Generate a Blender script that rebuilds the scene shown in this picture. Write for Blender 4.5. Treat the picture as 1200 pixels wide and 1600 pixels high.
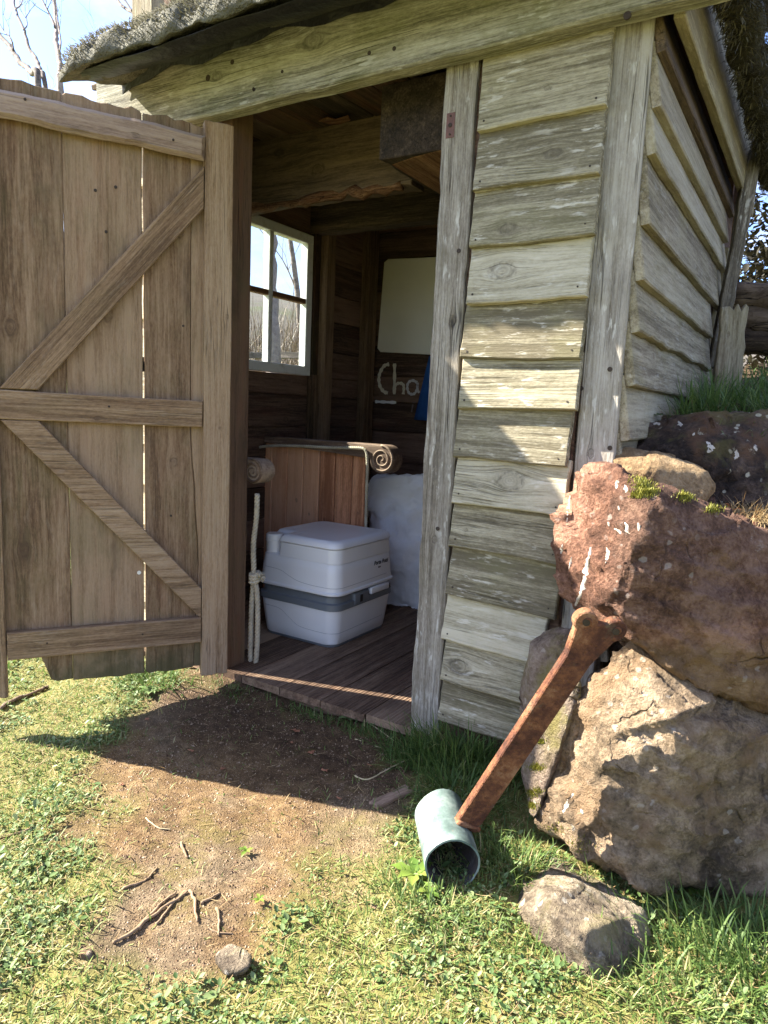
import bpy, bmesh, math, random
import numpy as np
from mathutils import Vector, Matrix, noise

random.seed(7)
RNG = np.random.default_rng(7)
for o in list(bpy.data.objects):
    bpy.data.objects.remove(o)
SC = bpy.context.scene
COL = SC.collection

# ------------------------------------------------------------------ camera
CAM_H, FPX = 1.0, 1095.0
YAW, PITCH, ROLL = math.radians(-31.418), math.radians(8.311), math.radians(-2.561)
fw = Vector((math.sin(YAW) * math.cos(PITCH), math.cos(YAW) * math.cos(PITCH), -math.sin(PITCH)))
r0 = Vector((math.cos(YAW), -math.sin(YAW), 0))
d0 = fw.cross(r0)
rt = r0 * math.cos(ROLL) + d0 * math.sin(ROLL)
dn = -r0 * math.sin(ROLL) + d0 * math.cos(ROLL)
cam = bpy.data.cameras.new('camera')
cam.sensor_fit = 'VERTICAL'
cam.sensor_height = 36
cam.lens = 36 * FPX / 1600
cam.clip_start, cam.clip_end = 0.02, 2000
camo = bpy.data.objects.new('camera', cam)
COL.objects.link(camo)
camo.matrix_world = Matrix(((rt.x, -dn.x, -fw.x, 0), (rt.y, -dn.y, -fw.y, 0), (rt.z, -dn.z, -fw.z, CAM_H), (0, 0, 0, 1)))
SC.camera = camo

# ------------------------------------------------------------------ light
SUN_AZ, SUN_EL = math.radians(16), math.radians(35.5)      # travel direction from +X towards +Y
SUN_STRENGTH, SKY_STRENGTH, EXPOSURE = 5.0, 0.135, 2.4
sun_dir = Vector((math.cos(SUN_EL) * math.cos(SUN_AZ), math.cos(SUN_EL) * math.sin(SUN_AZ), -math.sin(SUN_EL)))
sl = bpy.data.lights.new('sun', 'SUN')
sl.energy, sl.angle, sl.color = SUN_STRENGTH, math.radians(0.5), (1, 0.93, 0.80)
so = bpy.data.objects.new('sun', sl)
COL.objects.link(so)
so.rotation_euler = sun_dir.to_track_quat('-Z', 'Y').to_euler()
so.location = (-6, -2, 6)
W = bpy.data.worlds.new('World')
SC.world = W
W.use_nodes = True
wn, wl = W.node_tree.nodes, W.node_tree.links
wn.clear()


def wnode(t, **kw):
    n = wn.new(t)
    for k, v in kw.items():
        if k.startswith('i_'):
            n.inputs[int(k[2:])].default_value = v
        else:
            setattr(n, k, v)
    return n


sky = wnode('ShaderNodeTexSky', sky_type='NISHITA', sun_disc=False, sun_elevation=SUN_EL,
            sun_rotation=math.atan2(-sun_dir.x, -sun_dir.y), air_density=1.0, dust_density=1.2)
tc = wnode('ShaderNodeTexCoord')
sep = wnode('ShaderNodeSeparateXYZ')
wl.new(tc.outputs['Generated'], sep.inputs[0])
zz = wnode('ShaderNodeMath', operation='MAXIMUM', i_1=0.04)
wl.new(sep.outputs[2], zz.inputs[0])
za = wnode('ShaderNodeMath', operation='ADD', i_1=0.25)
wl.new(zz.outputs[0], za.inputs[0])
dv = wnode('ShaderNodeVectorMath', operation='DIVIDE')
cb = wnode('ShaderNodeCombineXYZ')
for i in range(3):
    wl.new(za.outputs[0], cb.inputs[i])
wl.new(tc.outputs['Generated'], dv.inputs[0])
wl.new(cb.outputs[0], dv.inputs[1])
cn = wnode('ShaderNodeTexNoise')
cn.inputs['Scale'].default_value = 3.1
cn.inputs['Detail'].default_value = 7
cn.inputs['Roughness'].default_value = 0.6
wl.new(dv.outputs[0], cn.inputs['Vector'])
cr = wnode('ShaderNodeValToRGB')
cr.color_ramp.elements[0].position = 0.40
cr.color_ramp.elements[1].position = 0.66
wl.new(cn.outputs['Fac'], cr.inputs[0])
cm = wnode('ShaderNodeMixRGB')
cm.inputs[2].default_value = (1.85, 1.81, 1.80, 1)
sk = wnode('ShaderNodeMixRGB', blend_type='MULTIPLY')
sk.inputs[0].default_value = 1
sk.inputs[2].default_value = (.44, .53, .76, 1)
wl.new(sky.outputs[0], sk.inputs[1])
wl.new(cr.outputs[0], cm.inputs[0])
wl.new(sk.outputs[0], cm.inputs[1])
bg = wnode('ShaderNodeBackground')
bg.inputs[1].default_value = SKY_STRENGTH
wl.new(cm.outputs[0], bg.inputs[0])
wo = wnode('ShaderNodeOutputWorld')
wl.new(bg.outputs[0], wo.inputs[0])
SC.view_settings.view_transform = 'Standard'
SC.view_settings.look = 'None'
SC.view_settings.exposure = EXPOSURE
SC.view_settings.gamma = 1
SC.view_settings.use_curve_mapping = False
SC.render.engine = 'CYCLES'


# ------------------------------------------------------------------ helpers
def ray(px, py):
    return rt * ((px - 600) / FPX) + dn * ((py - 800) / FPX) + fw


def at(px, py, x=None, y=None, z=None):
    """Point of the place seen at photo pixel (px, py) on the world plane x=, y= or z=."""
    d = ray(px, py)
    if y is not None:
        t = y / d.y
    elif x is not None:
        t = x / d.x
    else:
        t = (z - CAM_H) / d.z
    return Vector((0, 0, CAM_H)) + d * t


def tag(o, label=None, cat=None, group=None, kind=None):
    if label:
        o['label'] = label
    if cat:
        o['category'] = cat
    if group:
        o['group'] = group
    if kind:
        o['kind'] = kind
    return o


def empty(name, loc=(0, 0, 0), parent=None):
    o = bpy.data.objects.new(name, None)
    COL.objects.link(o)
    o.empty_display_size = 0.1
    o.location = loc
    if parent:
        o.parent = parent
    return o


def link(name, me, mat=None, parent=None, mw=None, smooth=False):
    o = bpy.data.objects.new(name, me)
    COL.objects.link(o)
    if mat is not None and not me.materials:
        me.materials.append(mat)
    if smooth:
        me.polygons.foreach_set('use_smooth', [True] * len(me.polygons))
    if mw is not None:
        o.matrix_basis = mw
    if parent is not None:
        o.parent = parent
        inv = Matrix.Identity(4)
        p = parent
        while p:
            inv = inv @ p.matrix_basis.inverted() if False else inv
            p = p.parent
        o.matrix_parent_inverse = world_of(parent).inverted()
    return o


def world_of(o):
    m = o.matrix_basis.copy()
    while o.parent:
        m = o.parent.matrix_basis @ (o.matrix_parent_inverse @ m)
        o = o.parent
    return m


def mesh_from(name, V, F):
    me = bpy.data.meshes.new(name)
    me.from_pydata([tuple(v) for v in V], [], F)
    me.update()
    return me


def frame(O, X, N):
    X = Vector(X).normalized()
    N = Vector(N)
    N = (N - X * N.dot(X)).normalized()
    Z = X.cross(N)
    return Matrix(((X.x, N.x, Z.x, O[0]), (X.y, N.y, Z.y, O[1]), (X.z, N.z, Z.z, O[2]), (0, 0, 0, 1)))


def ragged(L, W, step=0.05, rag=0.002, cut0=0.0, cut1=0.0, endrag=0.0, z0=None, taper=0.0, sd=None):
    """Outline of a board in its own (length, width) plane; cut0/cut1 skew the ends."""
    r = random.Random(sd if sd is not None else random.random())
    wv = lambda x, k: noise.noise(Vector((x * 4.3 + ph, k, 0))) * 1.4 + noise.noise(Vector((x * 17 + ph, k, 5))) * .7
    n = max(2, int(L / step))
    ph = r.random() * 100
    out = []
    for i in range(n + 1):
        x = L * i / n
        w = -W / 2 + rag * wv(x, 0) + rag * .35 * (r.random() - .5)
        xs = x + (cut0 * w / W if i == 0 else 0) + (cut1 * w / W if i == n else 0)
        out.append((xs, w))
    if endrag:
        for k in range(1, 7):
            w = -W / 2 + W * k / 7
            out.append((L + cut1 * w / W + endrag * (r.random() - .5), w))
    for i in range(n, -1, -1):
        x = L * i / n
        w = W / 2 - taper * x / L + rag * wv(x, 7) + rag * .35 * (r.random() - .5)
        xs = x + (cut0 * w / W if i == 0 else 0) + (cut1 * w / W if i == n else 0)
        out.append((xs, w))
    if endrag:
        for k in range(6, 0, -1):
            w = -W / 2 + W * k / 7
            out.append((cut0 * w / W + endrag * (r.random() - .5), w))
    return out


def slab(name, O, X, N, outline, t, mat, parent=None, ch=0.003, knots=(), label=None):
    """Board: outline in (X, X x N) plane, front face towards N, thickness t behind it."""
    P = [Vector((a, b)) for a, b in outline]
    n = len(P)
    area = sum(P[i].x * P[(i + 1) % n].y - P[(i + 1) % n].x * P[i].y for i in range(n))
    if area < 0:
        P.reverse()
    Q = []
    for i in range(n):
        e1 = (P[i] - P[i - 1])
        e2 = (P[(i + 1) % n] - P[i])
        e1 = e1.normalized() if e1.length > 1e-9 else Vector((1, 0))
        e2 = e2.normalized() if e2.length > 1e-9 else e1
        nr = Vector((-(e1.y + e2.y), e1.x + e2.x))
        nr = nr.normalized() if nr.length > 1e-6 else Vector((-e1.y, e1.x))
        k = 1 / max(0.6, nr.dot(Vector((-e1.y, e1.x))))
        Q.append(P[i] + nr * ch * k)
    V = [(q.x, 0, q.y) for q in Q] + [(p.x, -ch, p.y) for p in P] + [(p.x, -t + ch, p.y) for p in P] + [(q.x, -t, q.y) for q in Q]
    F = [tuple(range(n - 1, -1, -1)), tuple(range(3 * n, 4 * n))]
    for k in range(3):
        for i in range(n):
            j = (i + 1) % n
            F.append((k * n + i, k * n + j, (k + 1) * n + j, (k + 1) * n + i))
    me = mesh_from(name, V, F)
    bm = bmesh.new()
    bm.from_mesh(me)
    bmesh.ops.recalc_face_normals(bm, faces=bm.faces)
    bm.to_mesh(me)
    bm.free()
    o = link(name, me, mat, parent, frame(O, X, N))
    set_knots(o, knots)
    if label:
        o['label'] = label
    return o


def set_knots(o, knots):
    ks = list(knots)[:2] + [(0, 0, -1.0)] * 2
    o['knot_a'] = [float(v) for v in ks[0]]
    o['knot_b'] = [float(v) for v in ks[1]]


def board(name, a, b, N, W, t, mat, parent=None, **kw):
    a, b = Vector(a), Vector(b)
    L = (b - a).length
    kn = kw.pop('knots', None)
    lab = kw.pop('label', None)
    ch = kw.pop('ch', 0.003)
    if kn is None:
        kn = []
        for _ in range(2):
            if random.random() < (.12 if 'clapboard' in name or 'post' in name or 'beam' in name or 'side' in name else .35):
                kn.append((random.uniform(.1, .9) * L, random.uniform(-.3, .3) * W, random.uniform(.004, .011)))
    return slab(name, a, b - a, N, ragged(L, W, **kw), t, mat, parent, knots=kn, label=lab, ch=ch)


def tube_geo(path, rad, n=8, cap=True):
    pts = [Vector(p) for p in path]
    m = len(pts)
    rs = rad if isinstance(rad, (list, tuple)) else [rad] * m
    V, F = [], []
    t = (pts[1] - pts[0]).normalized()
    u = t.orthogonal().normalized()
    for i in range(m):
        a = pts[min(i + 1, m - 1)] - pts[max(i - 1, 0)]
        if a.length > 1e-9:
            t = a.normalized()
        u = (u - t * u.dot(t)).normalized()
        v = t.cross(u)
        for k in range(n):
            an = 2 * math.pi * k / n
            V.append(pts[i] + (u * math.cos(an) + v * math.sin(an)) * rs[i])
    for i in range(m - 1):
        for k in range(n):
            F.append((i * n + k, i * n + (k + 1) % n, (i + 1) * n + (k + 1) % n, (i + 1) * n + k))
    if cap:
        F.append(tuple(range(n - 1, -1, -1)))
        F.append(tuple(range((m - 1) * n, m * n)))
    return V, F


class Geo:
    def __init__(s):
        s.V, s.F = [], []

    def add(s, VF):
        k = len(s.V)
        s.V += [tuple(v) for v in VF[0]]
        s.F += [tuple(i + k for i in f) for f in VF[1]]
        return s

    def build(s, name, mat, parent=None, smooth=True, label=None):
        o = link(name, mesh_from(name, s.V, s.F), mat, parent, smooth=smooth)
        if label:
            o['label'] = label
        return o


def smooth_path(pts, k=6):
    pts = [Vector(p) for p in pts]
    out = []
    for i in range(len(pts) - 1):
        p0, p1, p2, p3 = pts[max(i - 1, 0)], pts[i], pts[i + 1], pts[min(i + 2, len(pts) - 1)]
        for j in range(k):
            t = j / k
            out.append(0.5 * ((2 * p1) + (p2 - p0) * t + (2 * p0 - 5 * p1 + 4 * p2 - p3) * t * t + (3 * p1 - p0 - 3 * p2 + p3) * t ** 3))
    out.append(pts[-1])
    return out


def rope_geo(path, R, pitch=0.035):
    """Three twisted strands along a path."""
    pts = [Vector(p) for p in path]
    fine = [pts[0]]
    for a, b in zip(pts, pts[1:]):
        n = max(1, int((b - a).length / (pitch / 7)))
        for k in range(1, n + 1):
            fine.append(a.lerp(b, k / n))
    g = Geo()
    t = (fine[1] - fine[0]).normalized()
    u = t.orthogonal().normalized()
    strands = [[], [], []]
    s = 0
    for i, p in enumerate(fine):
        a = fine[min(i + 1, len(fine) - 1)] - fine[max(i - 1, 0)]
        if a.length > 1e-9:
            t = a.normalized()
        u = (u - t * u.dot(t)).normalized()
        v = t.cross(u)
        if i:
            s += (p - fine[i - 1]).length
        for k in range(3):
            an = 2 * math.pi * (s / pitch + k / 3)
            strands[k].append(p + (u * math.cos(an) + v * math.sin(an)) * R * .5)
    for st in strands:
        g.add(tube_geo(st, R * .56, 6))
    return g


# ------------------------------------------------------------------ materials
class NT:
    def __init__(s, name):
        s.m = bpy.data.materials.new(name)
        s.m.use_nodes = True
        s.t = s.m.node_tree
        s.t.nodes.clear()
        s.out = s.t.nodes.new('ShaderNodeOutputMaterial')

    def n(s, typ, ins=None, **props):
        nd = s.t.nodes.new(typ)
        for k, v in props.items():
            setattr(nd, k, v)
        for k, v in (ins or {}).items():
            s.set(nd.inputs[k], v)
        return nd

    def set(s, sock, v):
        if isinstance(v, bpy.types.NodeSocket):
            s.t.links.new(v, sock)
        elif isinstance(v, (tuple, list)) and sock.type == 'RGBA' and len(v) == 3:
            sock.default_value = (*v, 1)
        else:
            sock.default_value = v

    def math(s, op, a, b=0.0, c=None, clamp=False):
        nd = s.n('ShaderNodeMath', {0: a, 1: b}, operation=op, use_clamp=clamp)
        if c is not None:
            s.set(nd.inputs[2], c)
        return nd.outputs[0]

    def vmul(s, v, k):
        return s.n('ShaderNodeVectorMath', {0: v, 1: k}, operation='MULTIPLY').outputs[0]

    def vadd(s, v, k):
        return s.n('ShaderNodeVectorMath', {0: v, 1: k}, operation='ADD').outputs[0]

    def noise(s, vec, scale, detail=3, rough=.55, dist=0.0):
        return s.n('ShaderNodeTexNoise', {'Vector': vec, 'Scale': scale, 'Detail': detail, 'Roughness': rough, 'Distortion': dist}).outputs['Fac']

    def vor(s, vec, scale, feature='F1', out='Distance', rnd=1.0):
        return s.n('ShaderNodeTexVoronoi', {'Vector': vec, 'Scale': scale, 'Randomness': rnd}, feature=feature).outputs[out]

    def step(s, v, lo, hi, a=0.0, b=1.0):
        return s.n('ShaderNodeMapRange', {0: v, 1: lo, 2: hi, 3: a, 4: b}, interpolation_type='SMOOTHSTEP').outputs[0]

    def mix(s, f, a, b, mode='MIX'):
        return s.n('ShaderNodeMixRGB', {0: f, 1: a, 2: b}, blend_type=mode).outputs[0]

    def ramp(s, f, stops):
        nd = s.n('ShaderNodeValToRGB', {0: f})
        e = nd.color_ramp.elements
        while len(e) < len(stops):
            e.new(0.5)
        for el, (p, c) in zip(e, stops):
            el.position = p
            el.color = (*c, 1)
        return nd.outputs[0]

    def obj(s):
        return s.n('ShaderNodeTexCoord').outputs['Object']

    def pos(s):
        return s.n('ShaderNodeNewGeometry').outputs['Position']

    def rnd(s):
        return s.n('ShaderNodeObjectInfo').outputs['Random']

    def sep(s, v):
        return s.n('ShaderNodeSeparateXYZ', {0: v}).outputs

    def comb(s, x, y, z):
        return s.n('ShaderNodeCombineXYZ', {0: x, 1: y, 2: z}).outputs[0]

    def bump(s, h, dist=.004, strength=1.0, normal=None):
        ins = {'Height': h, 'Distance': dist, 'Strength': strength}
        nd = s.n('ShaderNodeBump', ins)
        if normal is not None:
            s.set(nd.inputs['Normal'], normal)
        return nd.outputs[0]

    def pbr(s, col, rough=.85, normal=None, spec=.3, metal=0.0, extra=None):
        ins = {'Base Color': col, 'Roughness': rough, 'Specular IOR Level': spec, 'Metallic': metal}
        if normal is not None:
            ins['Normal'] = normal
        ins.update(extra or {})
        p = s.n('ShaderNodeBsdfPrincipled', ins)
        s.t.links.new(p.outputs[0], s.out.inputs[0])
        return s.m


def wood(name, dark, mid, light, green=0.0, gcol=(.10, .115, .035), fleck=0.0, fcol=(.5, .48, .42), red=0.0, rcol=(.22, .06, .03),
         grain=38.0, crack=.5, rough=.88, relief=1.0, stain=.4, scol=(.03, .022, .015), var=.25, foot=0.0):
    """Sawn weathered wood: grain runs along the object's own X and flows round its knots."""
    m = NT(name)
    co = m.obj()
    x, y, z = m.sep(co)
    rnd = m.rnd()
    psi = z
    ringsum = None
    km_all = None
    for kn in ('knot_a', 'knot_b'):
        a = m.n('ShaderNodeAttribute', attribute_type='OBJECT', attribute_name=kn).outputs['Vector']
        kx, kz, kr = m.sep(a)
        dx = m.math('MULTIPLY', m.math('SUBTRACT', x, kx), .62)
        dz = m.math('SUBTRACT', z, kz)
        d2 = m.math('ADD', m.math('MULTIPLY', dx, dx), m.math('MULTIPLY', dz, dz))
        on = m.math('GREATER_THAN', kr, 0.0)
        r2 = m.math('MULTIPLY', m.math('MULTIPLY', kr, kr), on)
        k = m.math('DIVIDE', m.math('MULTIPLY', r2, 1.8), m.math('ADD', d2, m.math('ADD', m.math('MULTIPLY', r2, 1.2), 1e-6)))
        psi = m.math('SUBTRACT', psi, m.math('MULTIPLY', dz, k))
        d = m.math('SQRT', d2)
        wob = m.math('ADD', d, m.math('MULTIPLY', m.math('SUBTRACT', m.noise(co, 38, 4, .65), .5), .022))
        q = m.math('DIVIDE', wob, m.math('MAXIMUM', kr, .001))
        inside = m.math('MULTIPLY', m.step(q, .85, 1.15, 1, 0), on)
        ring = m.math('MULTIPLY', m.math('MULTIPLY', m.step(q, .75, 1.0), m.step(q, 1.05, 1.5, 1, 0)), on)
        rr = m.math('MULTIPLY', m.math('SINE', m.math('MULTIPLY', wob, 900.0)), inside)
        halo = m.math('MULTIPLY', m.step(q, .6, 3.2, 1, 0), on)
        tot = m.math('ADD', m.math('MULTIPLY', m.math('MULTIPLY', ring, m.step(m.noise(co, 70, 3), .3, .6)), .5), m.math('ADD', m.math('MULTIPLY', inside, .22), m.math('ADD', m.math('MULTIPLY', rr, .10), m.math('MULTIPLY', halo, .12))))
        ringsum = tot if ringsum is None else m.math('MAXIMUM', ringsum, tot)
    off = m.math('MULTIPLY', rnd, 37.0)
    v = m.comb(m.math('ADD', x, off), m.math('ADD', y, off), psi)
    broad = m.noise(m.vmul(v, (1.1, 14, 14)), 1.0, 3)
    med = m.noise(m.vmul(v, (1.6, grain, grain)), 1.0, 4, .6, .3)
    fine = m.noise(m.vmul(v, (9, grain * 4.5, grain * 4.5)), 1.0, 4, .7)
    spk = m.noise(m.vmul(v, (60, 170, 170)), 1.0, 4, .75)
    ck = m.noise(m.vmul(v, (1.3, grain * .9, grain * 1.4)), 1.0, 2, .5)
    ckm = m.step(m.math('ABSOLUTE', m.math('SUBTRACT', ck, .5)), .0, .02, 1, 0)
    ckm = m.math('MULTIPLY', ckm, m.step(m.noise(m.vmul(v, (3, 9, 9)), 1.0, 2), .46, .62))
    g = m.math('ADD', m.math('MULTIPLY', med, .40), m.math('ADD', m.math('MULTIPLY', fine, .36), m.math('ADD', m.math('MULTIPLY', broad, .18), m.math('MULTIPLY', spk, .22))))
    g = m.math('ADD', g, m.math('MULTIPLY', m.math('SUBTRACT', rnd, .5), var))
    col = m.ramp(m.step(g, .41, .75), [(0, dark), (.45, mid), (1, light)])
    wv = m.vadd(m.pos(), m.comb(off, off, 0))
    if red:
        col = m.mix(m.math('MULTIPLY', m.step(m.noise(m.vmul(v, (3, 20, 20)), 1.0, 3), .5, .72), red), col, rcol)
    if stain:
        st = m.step(m.noise(m.vmul(v, (2.2, 6, 8)), 1.0, 5, .65), .52, .75)
        col = m.mix(m.math('MULTIPLY', st, stain), col, scol)
    if green:
        gm = m.step(m.noise(wv, 4.5, 5, .65), .42, .68)
        gm = m.math('MULTIPLY', gm, m.step(m.noise(m.vmul(v, (5, 60, 60)), 1.0, 3), .25, .6))
        col = m.mix(m.math('MULTIPLY', gm, green), col, gcol)
    if foot:
        fm_ = m.step(m.math('ADD', x, m.math('MULTIPLY', m.math('SUBTRACT', m.noise(wv, 9, 5, .65), .5), .35)), .20, .04)
        col = m.mix(m.math('MULTIPLY', fm_, foot), col, (.055, .06, .026))
    if fleck:
        fm = m.noise(m.vmul(v, (16, 70, 70)), 1.0, 4, .6)
        fm = m.math('MULTIPLY', m.step(fm, .55, .66), m.step(m.noise(wv, 6, 3), .4, .6))
        col = m.mix(m.math('MULTIPLY', fm, fleck), col, fcol)
    col = m.mix(m.math('MULTIPLY', ringsum, .9, clamp=True), col, scol)
    col = m.mix(m.math('MULTIPLY', ckm, crack), col, (.012, .009, .006))
    h = m.math('SUBTRACT', m.math('ADD', m.math('MULTIPLY', fine, .45), m.math('ADD', m.math('MULTIPLY', med, .5), m.math('MULTIPLY', spk, .35))), m.math('MULTIPLY', ckm, .7 * crack))
    h = m.math('SUBTRACT', h, m.math('MULTIPLY', ringsum, .25))
    return m.pbr(col, rough, m.bump(h, .0035 * relief, .9), .25)


M_CLAP = wood('clapboard_wood', (.13, .11, .07), (.335, .30, .21), (.52, .475, .36), green=.3, gcol=(.20, .19, .085), fleck=.7, fcol=(.62, .59, .51), stain=.4, scol=(.085, .07, .05), var=.3, grain=48, crack=.5, relief=1.3)
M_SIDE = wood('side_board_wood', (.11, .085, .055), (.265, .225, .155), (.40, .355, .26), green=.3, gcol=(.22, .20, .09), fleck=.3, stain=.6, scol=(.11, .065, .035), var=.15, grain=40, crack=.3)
M_BARGE = wood('bargeboard_wood', (.24, .20, .12), (.46, .405, .27), (.58, .53, .38), green=.2, gcol=(.28, .26, .10), fleck=.2, stain=.25, scol=(.14, .10, .06), grain=40, crack=.3)
M_FASCIA = wood('beam_wood', (.10, .092, .065), (.29, .275, .21), (.50, .48, .40), green=.5, gcol=(.12, .125, .035), fleck=.65, fcol=(.54, .53, .48), stain=.3, scol=(.055, .05, .03), grain=42, crack=.6, relief=1.3)
M_POST = wood('post_wood', (.09, .075, .058), (.24, .21, .17), (.42, .39, .34), green=.2, gcol=(.15, .14, .07), fleck=.8, fcol=(.57, .55, .50), stain=.5, scol=(.06, .045, .035), grain=55, crack=.8, relief=1.6)
M_DOOR = wood('door_wood', (.085, .046, .025), (.215, .135, .078), (.34, .235, .15), green=.3, gcol=(.12, .115, .05), fleck=.12, fcol=(.40, .34, .26), stain=.7, scol=(.075, .046, .03), grain=34, crack=.25, red=.2, rcol=(.27, .14, .085), relief=.8, var=.18, foot=.75)
M_FRAME = wood('door_frame_wood', (.11, .066, .037), (.265, .172, .10), (.40, .285, .185), green=.08, fleck=.1, stain=.4, scol=(.10, .06, .04), grain=55, crack=.5, red=.15, rcol=(.27, .14, .085), relief=1.1, var=.15)
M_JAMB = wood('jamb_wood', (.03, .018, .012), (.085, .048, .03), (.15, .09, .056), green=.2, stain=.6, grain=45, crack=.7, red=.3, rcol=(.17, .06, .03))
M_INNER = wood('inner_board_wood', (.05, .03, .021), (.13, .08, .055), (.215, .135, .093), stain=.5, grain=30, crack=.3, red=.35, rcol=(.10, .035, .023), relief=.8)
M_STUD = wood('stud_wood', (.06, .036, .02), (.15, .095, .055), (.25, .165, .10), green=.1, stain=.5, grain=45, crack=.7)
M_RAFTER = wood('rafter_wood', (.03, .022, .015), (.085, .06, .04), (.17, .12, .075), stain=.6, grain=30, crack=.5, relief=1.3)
M_DARKBEAM = wood('dark_beam_wood', (.016, .012, .009), (.045, .032, .023), (.11, .08, .056), stain=.5, grain=30, crack=.5)  # even darker wood tone for the stub beam
M_ROT = wood('rotten_wood', (.08, .035, .018), (.20, .105, .055), (.36, .22, .12), stain=.6, grain=60, crack=.9, relief=3, red=.4, rcol=(.16, .05, .02))
M_DECK = wood('deck_wood', (.07, .042, .027), (.175, .112, .073), (.28, .195, .13), stain=.5, scol=(.035, .02, .014), grain=30, crack=.25, red=.2, rcol=(.15, .065, .038), rough=.7)
M_ORANGE = wood('orange_pine', (.34, .14, .07), (.66, .32, .175), (.76, .43, .26), stain=.2, scol=(.11, .05, .03), grain=40, crack=.3, rough=.6, relief=.6)
M_DRIFT = wood('driftwood', (.11, .07, .05), (.255, .175, .125), (.38, .285, .21), stain=.4, grain=34, crack=.35, rough=.7)
M_BARK = wood('bark', (.03, .02, .014), (.10, .07, .045), (.22, .16, .11), stain=.5, grain=20, crack=1, relief=5)
M_TREE = wood('bare_tree_bark', (.06, .05, .045), (.16, .13, .12), (.30, .25, .22), stain=.3, grain=12, crack=.4, relief=2)


def simple(name, col, rough=.6, spec=.4, metal=0.0, vary=0.0, scale=8.0, bump=0.0, bs=60.0, dirt=None, extra=None):
    m = NT(name)
    c = col
    p = m.pos()
    if vary:
        c = m.mix(m.math('MULTIPLY', m.step(m.noise(p, scale, 5, .6), .3, .7), vary), col, tuple(v * .45 for v in col))
    if dirt:
        c = m.mix(m.math('MULTIPLY', m.step(m.noise(p, scale * .7, 6, .7), .5, .75), .7), c, dirt)
    nm = m.bump(m.noise(p, bs, 4, .6), bump, 1) if bump else None
    return m.pbr(c, rough, nm, spec, metal, extra)


M_WPLASTIC = simple('white_plastic', (.83, .82, .82), .28, .5, vary=.05, scale=5, extra={'Subsurface Weight': 0.0})
M_LID = simple('lid_plastic', (.82, .81, .83), .33, .5, vary=.06, scale=6, bump=.0006, bs=25)
M_GREYPL = simple('grey_plastic', (.16, .175, .19), .4, .45)
M_GROOVE = simple('groove_grey', (.40, .40, .41), .5)
M_DARK = simple('dark_iron', (.015, .013, .012), .6, .4)
M_MEMBRANE = simple('black_membrane', (.006, .006, .007), .5, .35, bump=.02, bs=9)
M_PRINT = simple('dark_print', (.03, .03, .035), .5)
M_NAIL = simple('nail_rust', (.05, .035, .025), .7, .3, vary=.5, scale=120)
M_PLATE = simple('strike_plate', (.16, .075, .06), .6, .4, vary=.5, scale=70, bump=.001, bs=120)
M_ROPE = simple('natural_rope', (.52, .47, .36), .9, .2, vary=.45, scale=26, bump=.0012, bs=400)
M_WWASH = simple('whitewash', (.87, .87, .89), .75, .3, vary=.14, scale=10, bump=.007, bs=22)
M_PANEL = simple('cream_panel', (.78, .75, .66), .5, .4, vary=.12, scale=4)
M_LETTER = simple('cream_paint', (.72, .66, .52), .8, .2, vary=.35, scale=60)
M_LETTER2 = simple('grey_paint', (.62, .60, .59), .8, .2, vary=.35, scale=60)
M_BLUE = simple('blue_fabric', (.022, .085, .25), .9, .2, vary=.25, scale=20, bump=.002, bs=80)
M_WFRAME = simple('window_paint', (.78, .80, .78), .5, .4, vary=.1, scale=20, dirt=(.45, .43, .36), bump=.0015, bs=60)
M_PUTTY = simple('bare_glazing_bar', (.20, .10, .05), .8, .3, vary=.5, scale=60)
M_WHITEROOT = simple('straw', (.55, .45, .27), .8, .2, vary=.35, scale=80)
M_TWIG = simple('dry_twig', (.30, .21, .13), .85, .2, vary=.6, scale=60)
M_TWIG2 = simple('brushwood', (.20, .14, .095), .85, .2, vary=.5, scale=3)
M_LEAF = simple('dead_leaf', (.30, .13, .07), .75, .3, vary=.55, scale=50)


def glass_mat():
    m = NT('window_glass')
    tr = m.n('ShaderNodeBsdfTransparent', {0: (.93, .96, .95)})
    gl = m.n('ShaderNodeBsdfGlossy', {0: (1, 1, 1), 'Roughness': .02})
    mx = m.n('ShaderNodeMixShader', {0: .06, 1: tr.outputs[0], 2: gl.outputs[0]})
    m.t.links.new(mx.outputs[0], m.out.inputs[0])
    return m.m


M_GLASS = glass_mat()
M_LICHEN = simple('pale_lichen', (.50, .45, .39), .9, .2, vary=.5, scale=90, bump=.002, bs=200)


def rust_mat():
    m = NT('rusty_steel')
    p = m.obj()
    n1 = m.noise(p, 9, 6, .65)
    n2 = m.noise(p, 60, 5, .7)
    col = m.ramp(m.step(m.math('ADD', m.math('MULTIPLY', n1, .75), m.math('MULTIPLY', n2, .35)), .35, .75),
                 [(0, (.035, .014, .010)), (.4, (.105, .038, .02)), (.7, (.20, .08, .035)), (1, (.32, .17, .09))])
    ox = m.step(m.noise(m.vadd(p, (3, 1, 7)), 12, 5, .7), .56, .72)
    col = m.mix(m.math('MULTIPLY', ox, .5), col, (.17, .17, .11))
    return m.pbr(col, .8, m.bump(m.math('ADD', m.noise(p, 130, 6, .75), m.math('ADD', m.math('MULTIPLY', n1, .6), m.math('MULTIPLY', m.step(m.vor(p, 90), .1, .35), .5))), .006, 1), .3)


M_RUST = rust_mat()


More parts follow.
